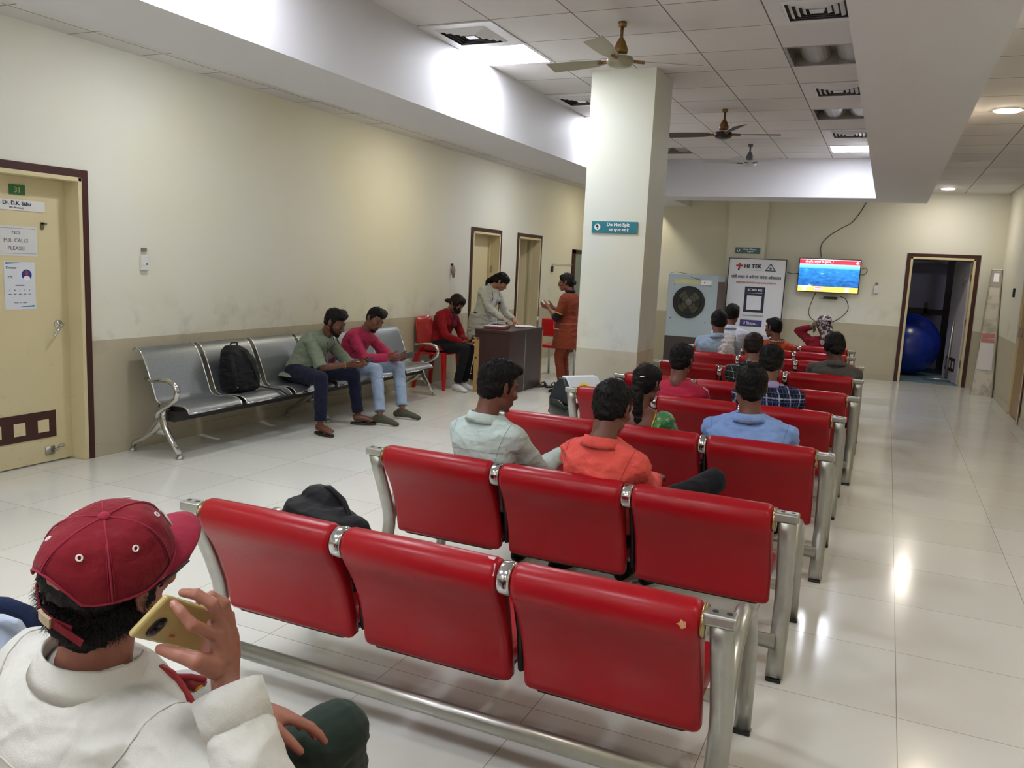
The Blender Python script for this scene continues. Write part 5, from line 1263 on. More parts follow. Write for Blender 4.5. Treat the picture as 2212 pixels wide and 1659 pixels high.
ORA = fabric('orange_cotton', 'a8401c', .35, 14)
j = sitter('person in an orange top with a dark beaded necklace, head turned left', -1.20, 10.56, (-1.225, 10.47, .965), (-.85, .5, -.1), 1.0, hands=lap(-1.2, 10.56), skinm=SKM, shirt=ORA, pants=DKP, hair='short', hair_n=200,
           vox=.009, wr=0.0043, seed=111, shoes='s', shoem=DKP)
m = MB(); c_ = j['neck']; n = 22
m.tube([c_+V((.085*math.cos(2*math.pi*k/n), .08*math.sin(2*math.pi*k/n), .008+.012*math.sin(2*math.pi*k/n)+.006*(-1)**k)) for k in range(n)], .010, 6, closed=True)
m.build('necklace', plaid('bead_pattern', '15110f', .03, .03, [(.0, .3, .9, 'b0a88c')]), j['o'], smooth=True, shift=j['o'].location)
MAR = fabric('maroon_cotton', '7a1526', .35, 14)
SCF = NT('patterned_scarf'); p = SCF.pos(True); n = SCF.noise(p, 26, 5, .6); SCF.col(SCF.mix(SCF.ramp(n, .47, .53), lin('2e2428'), lin('b5a8a8'))); SCF.set(Roughness=.8); SCF.bump(SCF.noise(p, 14, 3), .5, .02); SCF = SCF.m
j = sitter('person in a maroon shirt and black and white headscarf, phone at the ear', -.72, 11.5, (-.712, 11.42, .985), (-.5, .85, -.1), 1.0, hands=((-.6, 11.8, .6), (-.86, 11.40, .955)), skinm=SKM, shirt=MAR, pants=DKP, hair=None,
           vox=.009, wr=0.0043, seed=121, shoes='s', shoem=DKP, poles=(V((.5, 0, -.8)), V((-.7, .7, -.8))), handpose=dict(dL=(.35, .2, .5), pL=(.7, .3, .0), cL=(.6, .7, .7, .7)), wide=1.0)
m = MB(); H, c_ = j['H'], j['headc']
def P_(x, y, z): return c_+H @ V((x, y, z))
m.ell(P_(0, -.02, .045), (.092, .106, .096), H, n=20, m=14); m.ell(P_(0, -.05, -.02), (.088, .085, .09), H); m.ell(P_(.02, -.085, -.06), (.07, .05, .06), H)
m.tube([P_(.02, -.09, -.03), P_(.05, -.13, -.1), P_(.07, -.15, -.2), P_(.06, -.16, -.32)], [.05, .06, .07, .075], 14, ry=[.035, .03, .025, .018])
m.tube([P_(-.02, -.09, -.05), P_(-.03, -.12, -.13), P_(-.04, -.13, -.26)], [.045, .05, .06], 14, ry=[.03, .025, .015])
mobj('headscarf', remesh(m, .007, 2, None, .006, 22, 9), SCF, j['o'])
o, q = phone((-.83, 11.40, .955), (.2, .5, -.6), (.1, .2, .9), 'pale green phone held to the ear by the headscarfed person', c='8fb09a')

# ---------------------------------------------------------------- two men on the steel bench
SAGE = fabric('sage_jersey', '76806c', .3, 10)
j = person('bearded young person in a sage green T-shirt and dark trousers leaning over a phone', (-4.96, 6.19, .495), .0, (-4.66, 6.31, .975), (.88, .12, -.42), .99, hup=(.42, .0, 1),
           hands=((-4.47, 6.26, .60), (-4.45, 6.40, .605)), knees=((-4.52, 5.93, .50), (-4.52, 6.42, .49)), feet=((-4.50, 5.90, .095), (-4.50, 6.48, .095)), skinm=skin('man_a', '643c2a'), shirt=SAGE, pants=NAVYC, hair='quiff', hair_n=350, sleeve='elbow',
           vox=.006, wr=0.0048, seed=7, shoes='sandal', shoem=BRN, faced=True, look=1.4, hem=.03, wide=1.02, fat=1.08,
           handpose=dict(dR=(.8, .35, -.1), dL=(.8, -.3, -.1), pR=(-.1, .4, .6), pL=(-.1, -.5, .6), cR=(.6, .7, .7, .7), cL=(.6, .7, .7, .7), fR=(.97, -.2, 0), fL=(.9, .45, 0)), poles=(V((-.4, -.8, -.6)), V((-.3, .7, -.6))))
def beard(j, full=True):
    H, c_, s = j['H'], j['headc'], j['hs']
    def P(x, y, z): return c_+H @ V((x*s, y*s, z*s))
    m = MB(); m.ell(P(0, .062, -.098), (.031*s, .029*s, .024*s), H)
    if full:
        for q in (-1, 1): m.tube([P(q*.064, .008, -.022), P(q*.057, .022, -.06), P(q*.036, .056, -.09), P(0, .074, -.102)], [.011*s, .017*s, .02*s, .02*s], 10, rnd_=True)
    for q in (-1, 1): m.tube([P(0, .0965, -.0505), P(q*.015, .092, -.0535), P(q*.027, .08, -.066)], [.0042*s, .0045*s, .003*s], 8, rnd_=True)
    mobj('beard', remesh(m, .004, 2, None, .002, 60, 2), HAIR, j['o'])
beard(j)
w0 = j['wL'].lerp(j['eL'], .12); d_ = (j['wR']-j['eR']).normalized(); w0 = j['wR']-d_*.03
a_ = d_.orthogonal().normalized(); b_ = d_.cross(a_)
MB().tube([w0+a_*.033*math.cos(2*math.pi*k/16)+b_*.033*math.sin(2*math.pi*k/16) for k in range(16)], .004, 6, closed=True).build('bracelet', GOLD, j['o'], smooth=True, shift=j['o'].location)
phone((-4.34, 6.37, .635), (.35, .75, .35), (.5, -.3, .5), 'dark phone held by the man in the sage T-shirt', c='1c1c30')
# lanyard / earphone cord
nk = j['neck']; fr = j['fr']; T = j['T']
MB().tube([nk+fr*.03+V((0, -.06, .05)), T(.9)+fr*.125+V((0, -.05, 0)), T(.72)+fr*.145, T(.9)+fr*.125+V((0, .05, 0)), nk+fr*.03+V((0, .06, .05))], .0035, 6).build('neck_cord', BLACK, j['shirt'], smooth=True, shift=j['o'].location)
WIRE = mat('white_wire', 'bdbdb8', .4)
o = MB().tube([T(.62)+fr*.15+V((0, .03, 0)), T(.45)+fr*.2+V((0, .05, 0)), V((-4.56, 6.35, .60)), V((-4.42, 6.38, .625))], .002, 5).build('earphone_cord', WIRE, smooth=True); tag(o, 'thin white cord hanging between the sage T-shirt man and his phone', 'cord')
ROSE = fabric('rose_knit', 'a62c4c', .2, 8)
j = person('young person in a rose pink long-sleeved top and pale jeans looking down at a phone', (-4.96, 6.95, .495), .0, (-4.70, 7.03, .965), (.88, -.32, -.42), .98, hup=(.38, .25, 1),
           hands=((-4.46, 6.93, .61), (-4.44, 7.05, .60)), knees=((-4.50, 6.77, .50), (-4.50, 7.18, .495)), feet=((-4.33, 6.60, .10), (-4.33, 7.0, .10)), skinm=skin('man_b', '704836'), shirt=ROSE, pants=DENIM, hair='quiff', hair_n=350,
           vox=.006, wr=0.0038, seed=17, shoes='s', shoem=OLV, faced=True, look=1.4, hem=.03, wide=1.0,
           handpose=dict(dR=(.9, .25, .0), dL=(.9, -.1, .0), pR=(-.1, .5, .6), pL=(-.1, -.5, .6), cR=(.5, .6, .6, .6), cL=(.6, .7, .7, .7), fR=(.95, .1, 0), fL=(.95, .15, 0)), poles=(V((-.3, -.8, -.6)), V((-.3, .8, -.5))))
beard(j, False)
phone((-4.31, 7.03, .635), (.7, .25, .2), (0, .6, .6), 'phone held by the man in the rose pink top', c='3a3c42')
# ---------------------------------------------------------------- woman in red, masked
REDJ = fabric('red_fleece', '7d0a12', .3, 10)
j = person('seated person in a red jacket and black face mask looking down at a phone', (-5.04, 9.02, .545), -.2, (-4.87, 9.08, 1.065), (.80, -.15, -.58), .93, hup=(.55, 0, 1), hands=((-4.72, 8.99, .60), (-4.70, 9.08, .61)),
           knees=((-4.65, 8.93, .53), (-4.65, 9.07, .53)), feet=((-4.74, 8.93, .085), (-4.72, 9.07, .085)), fem=True, skinm=skin('girl', '7c5040'), shirt=REDJ, pants=DKP, hair='bob', hairm=HAIRB, hair_n=300, vox=.007, wr=0.0043, seed=27,
           shoes='s', shoem=mat('white_clog', 'c9cbce', .5), faced=True, look=1.4, hem=.06, handpose=dict(dR=(.8, .3, -.2), dL=(.8, -.3, -.2), pR=(0, .5, .6), pL=(0, -.5, .6), cR=(.6, .7, .7, .7), cL=(.6, .7, .7, .7)), poles=(V((-.3, -.7, -.6)), V((-.3, .7, -.6))))
H, c_, s = j['H'], j['headc'], j['hs']
m = MB(); m.ell(c_+H @ V((0, .070*s, -.055*s)), (.052*s, .05*s, .052*s), H); m.ell(c_+H @ V((0, .045*s, -.045*s)), (.064*s, .055*s, .042*s), H); mk = mobj('face_mask', remesh(m, .005, 3), fabric('black_mask', '0d0c0d', .1), j['o'])
nk = j['neck']; fr = j['fr']; T = j['T']
MB().tube([nk+fr*.04+V((0, -.05, .03)), T(.75)+fr*.16+V((0, -.03, 0)), T(.5)+fr*.16, T(.75)+fr*.16+V((0, .03, 0)), nk+fr*.04+V((0, .05, .03))], .005, 6).build('lanyard', mat('purple_lanyard', '3a1a60', .5), j['shirt'], smooth=True, shift=j['o'].location)
phone((-4.635, 9.04, .645), (.4, .0, .5), (0, 1, 0), 'small phone in the hands of the masked woman in red', c='8a7a50')
# ---------------------------------------------------------------- doctor
COAT = fabric('white_coat', 'b3b5ab', .35, 12)
STR = plaid('black_white_stripe', '0f0f14', 9, .045, [(.0, .4, .95, 'c9c9c9')])
j = person('standing person in a white doctor coat and striped top bending over the desk papers', (-4.93, 9.93, .86), -.35, (-4.73, 10.06, 1.345), (.72, .2, -.62), .95, hup=(.6, .1, 1), stand=True, hands=((-4.58, 9.84, .86), (-4.55, 10.12, .85)),
           feet=((-4.97, 9.82, .08), (-4.97, 10.04, .08)), fem=True, skinm=skin('doc', '9a6a55'), shirt=COAT, pants=DKP, hair='long', hair_n=400, vox=.007, wr=0.0054, seed=37, shoes='s', shoem=DKP, faced=True, look=1.4, hem=.30,
           handpose=dict(dR=(.75, .2, -.4), dL=(.75, -.1, -.4), cR=(.4, .5, .5, .5), cL=(.4, .5, .5, .5), pR=(0, 0, -1), pL=(0, 0, -1)), poles=(V((-.4, -.8, -.5)), V((-.4, .8, -.5))), collar=COAT)
nk = j['neck']; fr = j['fr']; T = j['T']; rt = j['rt']
m = MB(); rows = []
for u, wd in ((.0, .05), (.25, .06), (.5, .055), (.75, .05), (.97, .035)):
    b_ = T(u)+fr*(.112 if u < .9 else .07); rows.append([b_+rt*wd*math.cos(a)+fr*.022*math.sin(a) for a in [2*math.pi*k/16 for k in range(16)]])
m.loft(rows); m.build('striped_top', STR, j['shirt'], smooth=True, shift=j['o'].location)
m = MB().tube([T(.62)+fr*.14-rt*.08, T(.9)+fr*.10-rt*.075, nk-fr*.03-rt*.075+V((0, 0, .03)), nk-fr*.075+V((0, 0, .04)), nk-fr*.03+rt*.075+V((0, 0, .03)), T(.88)+fr*.10+rt*.075, T(.62)+fr*.15+rt*.06], .005, 6); m.ell(T(.6)+fr*.15-rt*.08, (.02, .02, .02))
m.build('stethoscope', BLACK, j['o'], smooth=True, shift=j['o'].location)
# ---------------------------------------------------------------- nurse
RUST = fabric('rust_scrubs', '70301c', .3, 10)
j = person('standing person in rust coloured scrubs with hair in a bun, facing left with raised hands', (-3.60, 9.72, .835), math.pi-.1, (-3.665, 9.70, 1.392), (-.97, -.12, -.12), .9, stand=True, hands=((-3.86, 9.80, 1.06), (-3.86, 9.64, 1.065)),
           feet=((-3.63, 9.80, .075), (-3.61, 9.63, .075)), fem=True, skinm=skin('nurse', '7a4c38'), shirt=RUST, pants=RUST, hair='bun', hair_n=300, sleeve='half', vox=.007, wr=0.0043, seed=47, shoes='s', shoem=DKP, faced=True, look=.4, hem=.26, wide=.98, fat=1.15,
           handpose=dict(dR=(-.85, -.3, .25), dL=(-.85, .1, .25), pR=(-.1, -.6, .5), pL=(-.1, .6, .4), cR=(.5, .6, .6, .6), cL=(.4, .5, .5, .5)), poles=(V((.3, .5, -.8)), V((.3, -.4, -.9))))
MUS = fabric('dark_undersleeve', '20101a')
for sh, el, w_ in ((j['shR'], j['eR'], j['wR']), (j['shL'], j['eL'], j['wL'])):
    MB().tube([sh.lerp(el, .6), el, el.lerp(w_, .18)], [.05, .049, .046], 14, rnd_=True).build('undersleeve', MUS, j['o'], smooth=True, shift=j['o'].location)
    e_ = sh.lerp(el, .70); d_ = (el-sh).normalized()
    MB().tube([e_-d_*.006, e_+d_*.006], .0605, 18, cap=False).build('sleeve_piping', GOLD, j['shirt'], smooth=True, shift=j['o'].location)
H, c_, s = j['H'], j['headc'], j['hs']
def P_(x, y, z): return c_+H @ V((x*s, y*s, z*s))
m = MB()
for q in (-1, 1): m.tube([P_(q*(.031)+.021*math.cos(2*math.pi*k/16), .1, .0+.017*math.sin(2*math.pi*k/16)) for k in range(16)], .0015, 5, closed=True).tube([P_(q*.052, .098, .004), P_(q*.076, .03, .006), P_(q*.08, -.01, .0)], .0015, 5)
m.build('spectacles', BLACK, j['o'], smooth=True, shift=j['o'].location)
nk = j['neck']; fr = j['fr']; T = j['T']
MB().tube([nk+j['rt']*.055*math.cos(a)+fr*.058*math.sin(a)+V((0, 0, .028)) for a in [2*math.pi*k/20 for k in range(20)]], .011, 8, ry=.018, closed=True).build('neck_scarf', fabric('dark_neck_scarf', '1a1526'), j['o'], smooth=True, shift=j['o'].location)
MB().tube([T(.9)+fr*.10+j['rt']*.07, T(.7)+fr*.155+j['rt']*.01, T(.9)+fr*.10-j['rt']*.07], .004, 6).build('lanyard', mat('blue_lanyard', '2a3a78', .5), j['shirt'], smooth=True, shift=j['o'].location)
pk = j['pel']+j['f']*.10+j['r']*-.10+V((0, 0, .0))
MB().tube([pk+V((-.04, -.05, .07)), pk+V((-.04, -.055, -.02)), pk+V((.05, -.075, -.02))], .0035, 6).build('pocket_piping', mat('piping_white', 'c4b4a8', .6), j['shirt'], smooth=True, shift=j['o'].location)
phone((-3.93, 9.72, 1.10), (-.6, -.2, .5), (0, 1, 0), 'small dark phone between the raised hands of the standing nurse', sz=(.13, .065, .009))
# ================================================================ the man in the cap, close to the camera
CRV, CDV, CFV = V((.90904756, .41410328, .0463789)), V((.1020627, -.11336228, -.98829763)), V((-.40399967, .9031431, -.1453162))
def pd(x, y, d): return V((0, 0, 1.6))+((x-1106)/1774.83*CRV+(y-829.5)/1774.83*CDV+CFV)*d
WHS = fabric('white_shirt_cotton', 'c9c7be', .5, 11)
GRT = fabric('dark_green_trousers', '243029', .2, 10)
hc = V((0, 0, 1.6))+(V((-.985, .813, 1.124))-V((0, 0, 1.6)))*1.125; hup = V((.25, -.25, .92)); hd = V((.06, .96, .24))
paths = [(pd(468, 1374, 1.235), pd(415, 1350, 1.195), pd(392, 1322, 1.195), pd(375, 1303, 1.205)), (pd(488, 1364, 1.26), pd(459, 1304, 1.215), pd(425, 1284, 1.21), pd(394, 1280, 1.225)),
         (pd(498, 1366, 1.285), pd(484, 1303, 1.255), pd(457, 1288, 1.245), pd(432, 1298, 1.245)), (pd(502, 1380, 1.31), pd(496, 1330, 1.29), pd(475, 1314, 1.28), pd(452, 1318, 1.27)),
         (pd(462, 1440, 1.235), pd(425, 1428, 1.20), pd(390, 1416, 1.20), pd(347, 1402, 1.215))]
ry_ = (CRV*(-.43)+CDV*.3+CFV).normalized(); ir = (CRV-ry_*CRV.dot(ry_)).normalized(); idn = ry_.cross(ir)
pelF = V((-1.20, .97, .45))
j = person('person in a maroon cap and white shirt holding a phone to the ear', pelF, R(84), hc, hd, 1.0, hup=hup, hands=(tuple(pd(487, 1478, 1.26)), tuple(pd(536, 1524, 1.52))),
           knees=(tuple(pd(728, 1578, 1.72)), (-1.16, 1.40, .48)), feet=((-1.10, 1.55, .27), (-1.12, 1.42, .085)), skinm=SKF, shirt=WHS, pants=GRT, hair=None, vox=.0042, wr=.0045, seed=5, colk=1.15, loose=.008, shoes='s', shoem=DKP, wide=1.08, fat=1.05, collar=WHS, cuffs=True,
           handpose=dict(dR=tuple(ir*-.12-idn*.95+ry_*.3), pR=tuple(ir*-.72+idn*.2+ry_*.6), paths=paths, dL=tuple(ir*.86+idn*.26+ry_*.3), pL=(.15, -.1, -1), cL=(.22, .25, .28, .3), tL=(.5, .2), fR=(-.2, .8, -.5)),
           poles=(ir*.45+idn*.8-ry_*.4, V((-.5, .1, -.9))))
o = j['o']; H, c_, s = j['H'], j['headc'], j['hs']
def P(x, y, z): return c_+H @ V((x*s, y*s, z*s))
# hair under the cap
m = MB()
m.ell(P(0, -.024, .0), (.0815*s, .086*s, .055*s), H, n=22, m=14); m.ell(P(0, -.045, -.03), (.074*s, .064*s, .055*s), H); m.ell(P(0, -.062, -.06), (.058*s, .045*s, .04*s), H); m.ell(P(0, -.03, .03), (.083*s, .088*s, .05*s), H)
for q in (-1, 1): m.ell(P(q*.07, -.005, .0), (.012*s, .03*s, .035*s), H)
hr = mobj('hair', remesh(m, .005, 2, None, .005, 40, 3, wdir=(1, 1, 1)), HAIR, o)
m = MB(); strands(m, c_, H, s, 2600, lambda d: .026, lambda d: d.y < .25 and d.z < .35, 5, thick=.0008, curl=1.1, c0=(0, -.028, -.008), rad=(.082, .086, .075), lift=.55)
m.build('hair_strands', HAIR, hr, shift=o.location)
# cap
CAPM = fabric('maroon_twill', '74131f', .3, 24); CAPB = fabric('maroon_brim', '8c2338', .15, 20)
cp = thing('baseball_cap', tuple(P(0, 0, 0)), 'maroon baseball cap with white eyelets and back strap, on the near man\'s head', 'cap')
m = MB(); rings = []; N = 48; KS = 10
def dome(a, u, off=0):   # a angle (0 = right, 90 = front), u 0 rim .. 1 top
    th = u*math.pi/2
    rz = .040+.097*math.sin(th)**1.0; rr = math.cos(th)**.78 if u < 1 else 0
    gx = .0925+off; gy = .1095+off
    seam = 1-.012*math.exp(-((((math.degrees(a)-30) % 60)-30)/5)**2*0)  # smooth
    back = max(0, -math.sin(a)-.80)/.20
    zz = rz-.012+(.0 if u > 0 else 0)
    low = .016*max(0, math.sin(a))+.012*max(0, -math.sin(a))
    zz += low*(1-u)
    zz += back*.045*(1-u)**2*1.0
    return V((gx*rr*math.cos(a)*seam, -.012+gy*rr*math.sin(a)*seam, zz+off*math.sin(th)))
for k in range(15):
    u = k/14*.985; rings.append([P(*dome(2*math.pi*i/N, u)) for i in range(N)])
m.loft(rings, cap=False)
inner = [[P(*dome(2*math.pi*i/N, k/14*.985, -.004)) for i in range(N)] for k in range(15)]
m.add([p for r_ in inner for p in r_], [(k*N+i, (k+1)*N+i, (k+1)*N+(i+1) % N, k*N+(i+1) % N) for k in range(14) for i in range(N)])
m.add(rings[0]+inner[0], [(i, (i+1) % N, N+(i+1) % N, N+i) for i in range(N)])
m.add([rings[-1][i] for i in range(N)], [tuple(range(N))])
me = m.mesh('c'); 
crown = m.build('crown', CAPM, cp, smooth=True, shift=cp.location)
for v in crown.data.vertices:
    q = v.co*14; v.co += v.normal*(.0028*noise.noise(q)+.0016*noise.noise(q*3))
m = MB()
for k in range(6):
    a = R(30+60*k); m.tube([P(*dome(a, u, .0008)) for u in [i/10*.98 for i in range(11)]], .0016, 6)
    for da in (-.045, .045): m.tube([P(*dome(a+da*(1-u*.3), u, .0006)) for u in [i/10*.93 for i in range(11)]], .0006, 4)
m.tube([P(*dome(2*math.pi*i/40, 0, .001)) for i in range(40)], .0022, 6, closed=True)
m.build('seam', CAPB, cp, smooth=True, shift=cp.location)
MB().ell(P(0, -.012, .1265), (.0095, .0095, .006), H).build('button', CAPB, cp, smooth=True, shift=cp.location)
WTH = mat('white_thread', 'cfc6c2', .8)
for k in range(6):
    a = R(60*k); m = MB(); q0 = dome(a, .52, .0012); e1 = (dome(a+.03, .52, .0012)-q0).normalized(); e2 = (dome(a, .56, .0012)-q0).normalized()
    m.tube([P(*(q0+e1*.0042*math.cos(2*math.pi*i/12)+e2*.0042*math.sin(2*math.pi*i/12))) for i in range(12)], .0016, 5, closed=True)
    m.build('eyelet', WTH, cp, smooth=True, shift=cp.location)
# brim
m = MB(); top = []; 
for v_ in range(7):
    row = []
    for i in range(21):
        x_ = -1+2*i/20; hw = .082*(1-.10*(v_/6)**2); base_y = -.012+.100*math.sqrt(max(0, 1-(x_*.93)**2)); y_ = base_y+(.078*math.sqrt(max(0, 1-(abs(x_)**2.6))))*v_/6
        z_ = .038-.026*x_*x_-.012*v_/6
        row.append(P(x_*hw, y_, z_))
    top.append(row)
up_ = H.col[2]
th_ = [[p+up_*-.004 for p in r_] for r_ in top]
n1 = 21
vs = [p for r_ in top for p in r_]+[p for r_ in th_ for p in r_]; fs = []
for a in range(6):
    for i in range(20):
        fs.append((a*n1+i, a*n1+i+1, (a+1)*n1+i+1, (a+1)*n1+i)); b = 7*n1; fs.append((b+a*n1+i, b+(a+1)*n1+i, b+(a+1)*n1+i+1, b+a*n1+i+1))
for i in range(20): fs.append((6*n1+i, 6*n1+i+1, 7*n1+6*n1+i+1, 7*n1+6*n1+i))
m.add(vs, fs); m.build('brim', CAPB, cp, smooth=True, shift=cp.location)
m = MB()
for k in range(5):
    a = R(90-22+11*k*1.0); q0 = dome(a, .17, .002); q1 = dome(a+.07, .17, .002); q2 = dome(a+.035, .34, .002)
    m.tube([P(*q0), P(*(q0.lerp(q2, .5))), P(*q2), P(*q1)], .0022, 5)
m.build('front_embroidery', WTH, cp, smooth=True, shift=cp.location)
m = MB()
st_ = [P(.062, -.085, .018), P(.035, -.112, .006), P(0, -.121, .0), P(-.035, -.112, .006), P(-.062, -.085, .018)]
m.tube(st_, .0095, 8, ry=.0018, up=H.col[0]); 
def strap(pts, w_, t_, nm, mt_):
    g = MB(); rows = []
    for i, p in enumerate(pts):
        t__ = (pts[min(i+1, len(pts)-1)]-pts[max(i-1, 0)]).normalized(); out = (p-P(0, -.02, 0)); out = (out-t__*out.dot(t__)).normalized(); sd_ = t__.cross(out)
        rows.append([p+sd_*w_+out*t_, p-sd_*w_+out*t_, p-sd_*w_-out*t_, p+sd_*w_-out*t_])
    g.loft(rows); g.build(nm, mt_, cp, shift=cp.location)
strap([P(-.074, -.068, .018), P(-.055, -.098, .008), P(-.02, -.118, .0), P(.015, -.121, -.004), P(.045, -.113, -.008)], .009, .0012, 'strap', CAPM)
strap([P(.0, -.124, -.002), P(.03, -.121, -.008), P(.065, -.112, -.024)], .0085, .0011, 'strap_end', CAPM)
strap([P(-.012, -.1235, -.0005), P(.0, -.1255, -.002), P(.014, -.125, -.004)], .0105, .0022, 'buckle', mat('cream_buckle', 'b9a98a', .35, .2))
# spectacles arm in front of the brow
m = MB().tube([P(.080, .0, .012), P(.080, .05, .012), P(.072, .088, .01)], .0022, 6)
for q in (-1, 1): m.tube([P(q*.034+.024*math.cos(2*math.pi*i/18), .102, .004+.017*math.sin(2*math.pi*i/18)) for i in range(18)], .0022, 6, closed=True)
m.tube([P(-.01, .109, .008), P(.01, .109, .008)], .002, 5)
m.build('spectacles', BLACK, o, smooth=True, shift=o.location)
face_parts(o, c_, H, s, look=.2, skinm=SKF)
for (tip, dd, nn_, rr) in j['nails']:
    sdv = dd.cross(nn_).normalized()
    MB().ell(tip+nn_*rr*.55, (rr*.62, rr*.95, rr*.30), Matrix((sdv, dd, nn_)).transposed(), n=10, m=6).build('fingernail', mat('nail', 'b48478', .3), o, smooth=True, shift=o.location)
# yoke seam and shoulder seam of the shirt
shirt_seams(j, mat('shirt_seam', 'b2b0a7', .8))
# phone
pe = pd(319, 1329, 1.20); L = (ir*.63+idn*.15+ry_*.74).normalized(); S = ir*-.55+idn*.74+ry_*.39; S = (S-L*S.dot(L)).normalized(); N_ = L.cross(S)
if N_.dot(V((0, 0, 1.6))-pe) < 0: N_ = -N_
ctr = pe+L*.080
ph = thing('mobile_phone', tuple(ctr), 'yellowed clear-cased phone held to the ear by the near man in the cap', 'phone')
q = Matrix((L, S, N_)).transposed()
PHC = mat('yellowed_case', 'b09e62', .25, var=.15, scale=20, coat=.5); PHB = mat('phone_glass', '15161a', .15)
MB().box((0, 0, 0), (.163, .077, .011), q).build('case', PHC, ph, bevel=.005, seg=4)
MB().box(N_*-.006, (.150, .068, .002), q).build('screen', PHB, ph, bevel=.001)
cb = L*-.052+S*.012+N_*.006
MB().tube([cb+S*-.006+L*-.0, cb+S*.006], .0125, 14, ry=.0022, up=N_, rnd_=True).build('camera_module', PHB, ph, smooth=True)
m = MB()
for k_ in (-.008, .006): m.tube([cb+S*k_+N_*.0015, cb+S*k_+N_*.0035], .005, 14)
m.build('camera_lens', BLACK, ph, smooth=True)
MB().box(L*-.008+S*.020+N_*.0062, (.009, .004, .0006), q).build('red_mark', mat('phone_mark_red', 'a8341c', .4), ph)
# ---------------------------------------------------------------- bags near him
TOTE = fabric('white_bag_cloth', 'c6c8cc', .35, 12); REDT = mat('red_piping', '8c0f18', .6, bump=.3)
PRT = NT('bag_print'); p = PRT.pos(True); n = PRT.noise(p, 30, 2, .4); PRT.col(PRT.mix(PRT.ramp(n, .5, .52), lin('7c1a20'), lin('d0a020'))); PRT.set(Roughness=.6); PRT = PRT.m
tb = thing('cloth_bag', tuple(pd(415, 1530, 1.482)), 'white cloth bag with red piping and maroon yellow print on the near man\'s lap', 'bag')
B0 = tb.location
m = MB(); m.ell(pd(395, 1520, 1.504)-B0, (.085, .07, .055), Matrix.Rotation(.5, 3, 'Z')); m.ell(pd(415, 1580, 1.504)-B0, (.09, .08, .08)); m.ell(pd(440, 1525, 1.548)-B0, (.06, .05, .05))
tb_l = tb.location.copy(); me = remesh(m, .007, 3, None, .006, 12, 8); me.materials.append(TOTE); oo = bpy.data.objects.new('bag_body', me); COL.objects.link(oo); oo.parent = tb
MB().tube([q_-B0 for q_ in (pd(322, 1462, 1.406), pd(330, 1448, 1.406), pd(350, 1444, 1.406), pd(372, 1458, 1.401), pd(392, 1484, 1.395), pd(410, 1515, 1.390))], .008, 10, rnd_=True).build('red_piping', REDT, tb, smooth=True)
m = MB(); q0, q1, q2, q3 = pd(388, 1462, 1.466), pd(440, 1468, 1.482), pd(445, 1495, 1.477), pd(400, 1488, 1.461)
m.loft([[a-B0, b-B0, b-B0+CFV*.012, a-B0+CFV*.012] for a, b in ((q0, q3), (q0.lerp(q1, .5)-CFV*.006, q3.lerp(q2, .5)-CFV*.006), (q1, q2))]); m.build('printed_panel', PRT, tb, smooth=True)
MB().tube([pd(386, 1462, 1.466)-B0, pd(412, 1462, 1.472)-B0, pd(440, 1467, 1.482)-B0], .006, 8, rnd_=True).build('red_piping', REDT, tb, smooth=True)
nb = thing('backpack', (-1.62, 1.14, .36), 'pale bag with a navy padded top on the seat left of the near man', 'bag')
B0 = nb.location
m = MB(); m.ell(pd(-20, 1420, 1.60)-B0, (.10, .08, .085), Matrix.Rotation(.4, 3, 'Z'), n=20, m=14); m.ell(pd(-40, 1500, 1.62)-B0, (.13, .10, .13)); m.ell(V((0, 0, .12)), (.13, .11, .12))
me = remesh(m, .009, 3, None, .008, 9, 4); me.materials.append(fabric('pale_bag_cloth', 'aab6c8', .3)); oo = bpy.data.objects.new('bag_body', me); COL.objects.link(oo); oo.parent = nb
MB().tube([q_-B0 for q_ in (pd(-110, 1370, 1.55), pd(-75, 1325, 1.55), pd(-30, 1305, 1.55), pd(15, 1308, 1.55), pd(60, 1325, 1.55), pd(90, 1370, 1.56))], .013, 12, rnd_=True, ry=.017).build('padded_handle', fabric('navy_padding', '14203e'), nb, smooth=True)
# ---------------------------------------------------------------- black backpacks
BKP = fabric('black_nylon', '0c0c0f', .35, 12, rough=.6); ZIP = mat('zip_metal', '9a9a9a', .3, .9)
b1 = thing('backpack', (-4.96, 5.40, .41), 'black backpack sitting upright on the second seat of the steel bench', 'backpack')
m = MB()
m.loft([[((.10*k)*math.copysign(abs(math.cos(a))**.7, math.cos(a))+ox, (.165*w2)*math.copysign(abs(math.sin(a))**.6, math.sin(a))+oy, z) for a in [2*math.pi*i/28 for i in range(28)]] for z, k, w2, ox, oy in ((.005, .8, .9, 0, 0), (.03, 1.15, 1.02, .0, 0), (.15, 1.2, 1.03, -.01, 0), (.27, 1.0, .93, -.03, -.005), (.35, .75, .72, -.055, -.02), (.385, .4, .35, -.07, -.03))])
m.ell((.07, .0, .13), (.05, .12, .10))
me = remesh(m, .006, 4, None, .005, 12, 3); mm = mobj('bag_body', me, BKP, b1); me.transform(Matrix.Translation(b1.location))
MB().tube([(-.06, -.10, .36), (.03, -.14, .30), (.09, -.175, .20), (.11, -.185, .10), (.08, -.16, .03)], .02, 10, ry=.006, rnd_=True).build('shoulder_strap', BKP, b1, smooth=True)
MB().tube([(-.05, .02, .36), (.05, .0, .34), (.105, .03, .24), (.125, .06, .12)], .016, 10, ry=.006, rnd_=True).build('shoulder_strap', BKP, b1, smooth=True)
MB().tube([(.10, .14, .03), (.17, .19, .015), (.24, .22, .006), (.285, .25, -.03)], .013, 8, ry=.006, rnd_=True).build('loose_strap', BKP, b1, smooth=True)
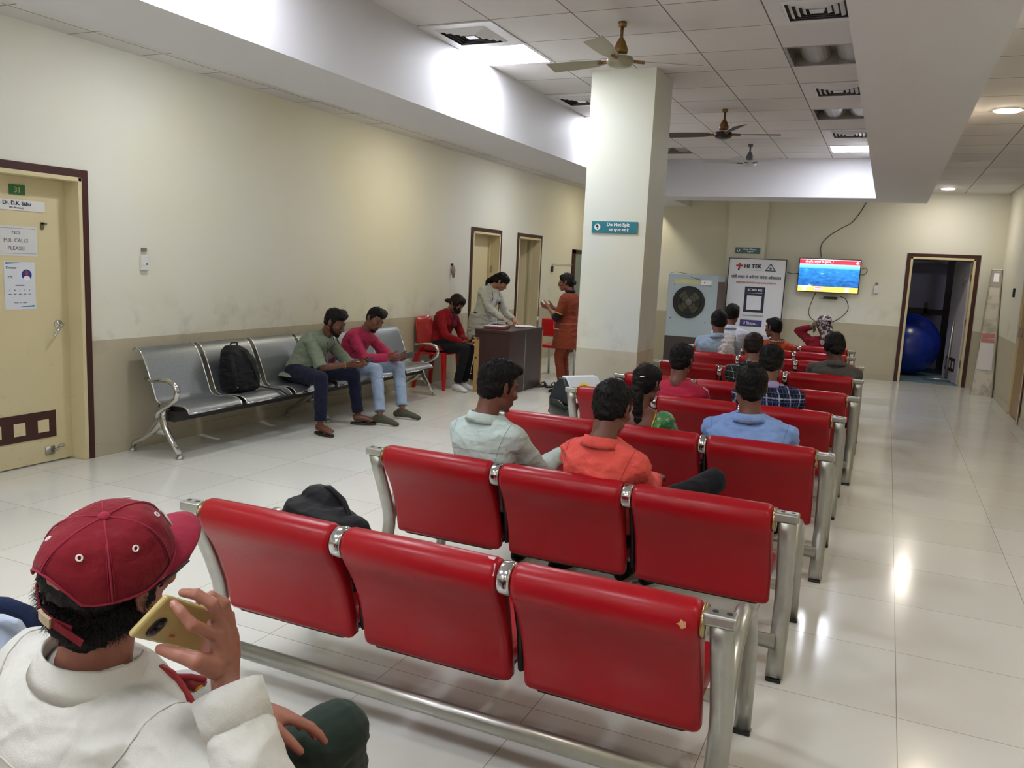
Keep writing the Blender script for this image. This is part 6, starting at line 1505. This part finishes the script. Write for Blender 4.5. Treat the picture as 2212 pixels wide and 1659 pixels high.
MB().tube([(-.08, -.045, .37), (-.07, -.04, .41), (-.06, .02, .41), (-.065, .03, .37)], .007, 8, rnd_=True).build('haul_loop', BKP, b1, smooth=True)
MB().box((.10, -.17, .16), (.012, .012, .008)).box((.118, -.165, .06), (.01, .01, .01)).build('buckle', ZIP, b1)
b2 = thing('backpack', (-1.88, 2.50, .315), 'black backpack leaning behind the left backrests of the nearest full red bench', 'backpack')
m = MB()
m.loft([[(ox+(.185*w2)*math.copysign(abs(math.cos(a))**.7, math.cos(a)), oy+(.11*k)*math.copysign(abs(math.sin(a))**.7, math.sin(a)), z+.10*math.cos(a)*-w2*.35) for a in [2*math.pi*i/28 for i in range(28)]] for z, k, w2, ox, oy in ((.04, 1.0, 1.0, .0, 0), (.15, 1.1, 1.05, .0, 0), (.27, 1.0, 1.0, .02, -.01), (.325, .8, .75, .0, -.02), (.345, .4, .4, -.0, -.02))])
m.ell((-.02, .03, .315), (.115, .075, .075), Matrix.Rotation(.5, 3, 'Y')); m.ell((.14, -.01, .22), (.07, .08, .10))
me = remesh(m, .005, 4, None, .0022, 10, 6); mobj('bag_body', me, BKP, b2); me.transform(Matrix.Translation(b2.location))
NV = fabric('black_navy_panel', '12121c', .3, 14, rough=.6)
MB().tube([(-.11, .02, .335), (-.06, .03, .385), (0, .03, .395), (.07, .02, .36), (.12, .0, .30), (.16, -.02, .24)], .010, 10, rnd_=True).build('piping', BKP, b2, smooth=True)
MB().tube([(-.14, -.04, .30), (-.06, -.05, .335), (.03, -.06, .33), (.11, -.07, .285), (.18, -.07, .22)], .008, 8, rnd_=True).build('zip_line', NV, b2, smooth=True)
m = MB(); zc = V((.125, -.09, .29))
m.tube([zc+V((.012*math.cos(2*math.pi*i/12), 0, .009*math.sin(2*math.pi*i/12))) for i in range(12)], .0025, 6, closed=True).tube([zc+V((.008, -.005, -.008)), zc+V((.018, -.012, -.03))], .003, 6).box(zc+V((.027, -.016, -.05)), (.009, .003, .034), Matrix.Rotation(-.4, 3, 'Y'))
m.build('zip_pull', ZIP, b2, smooth=True)
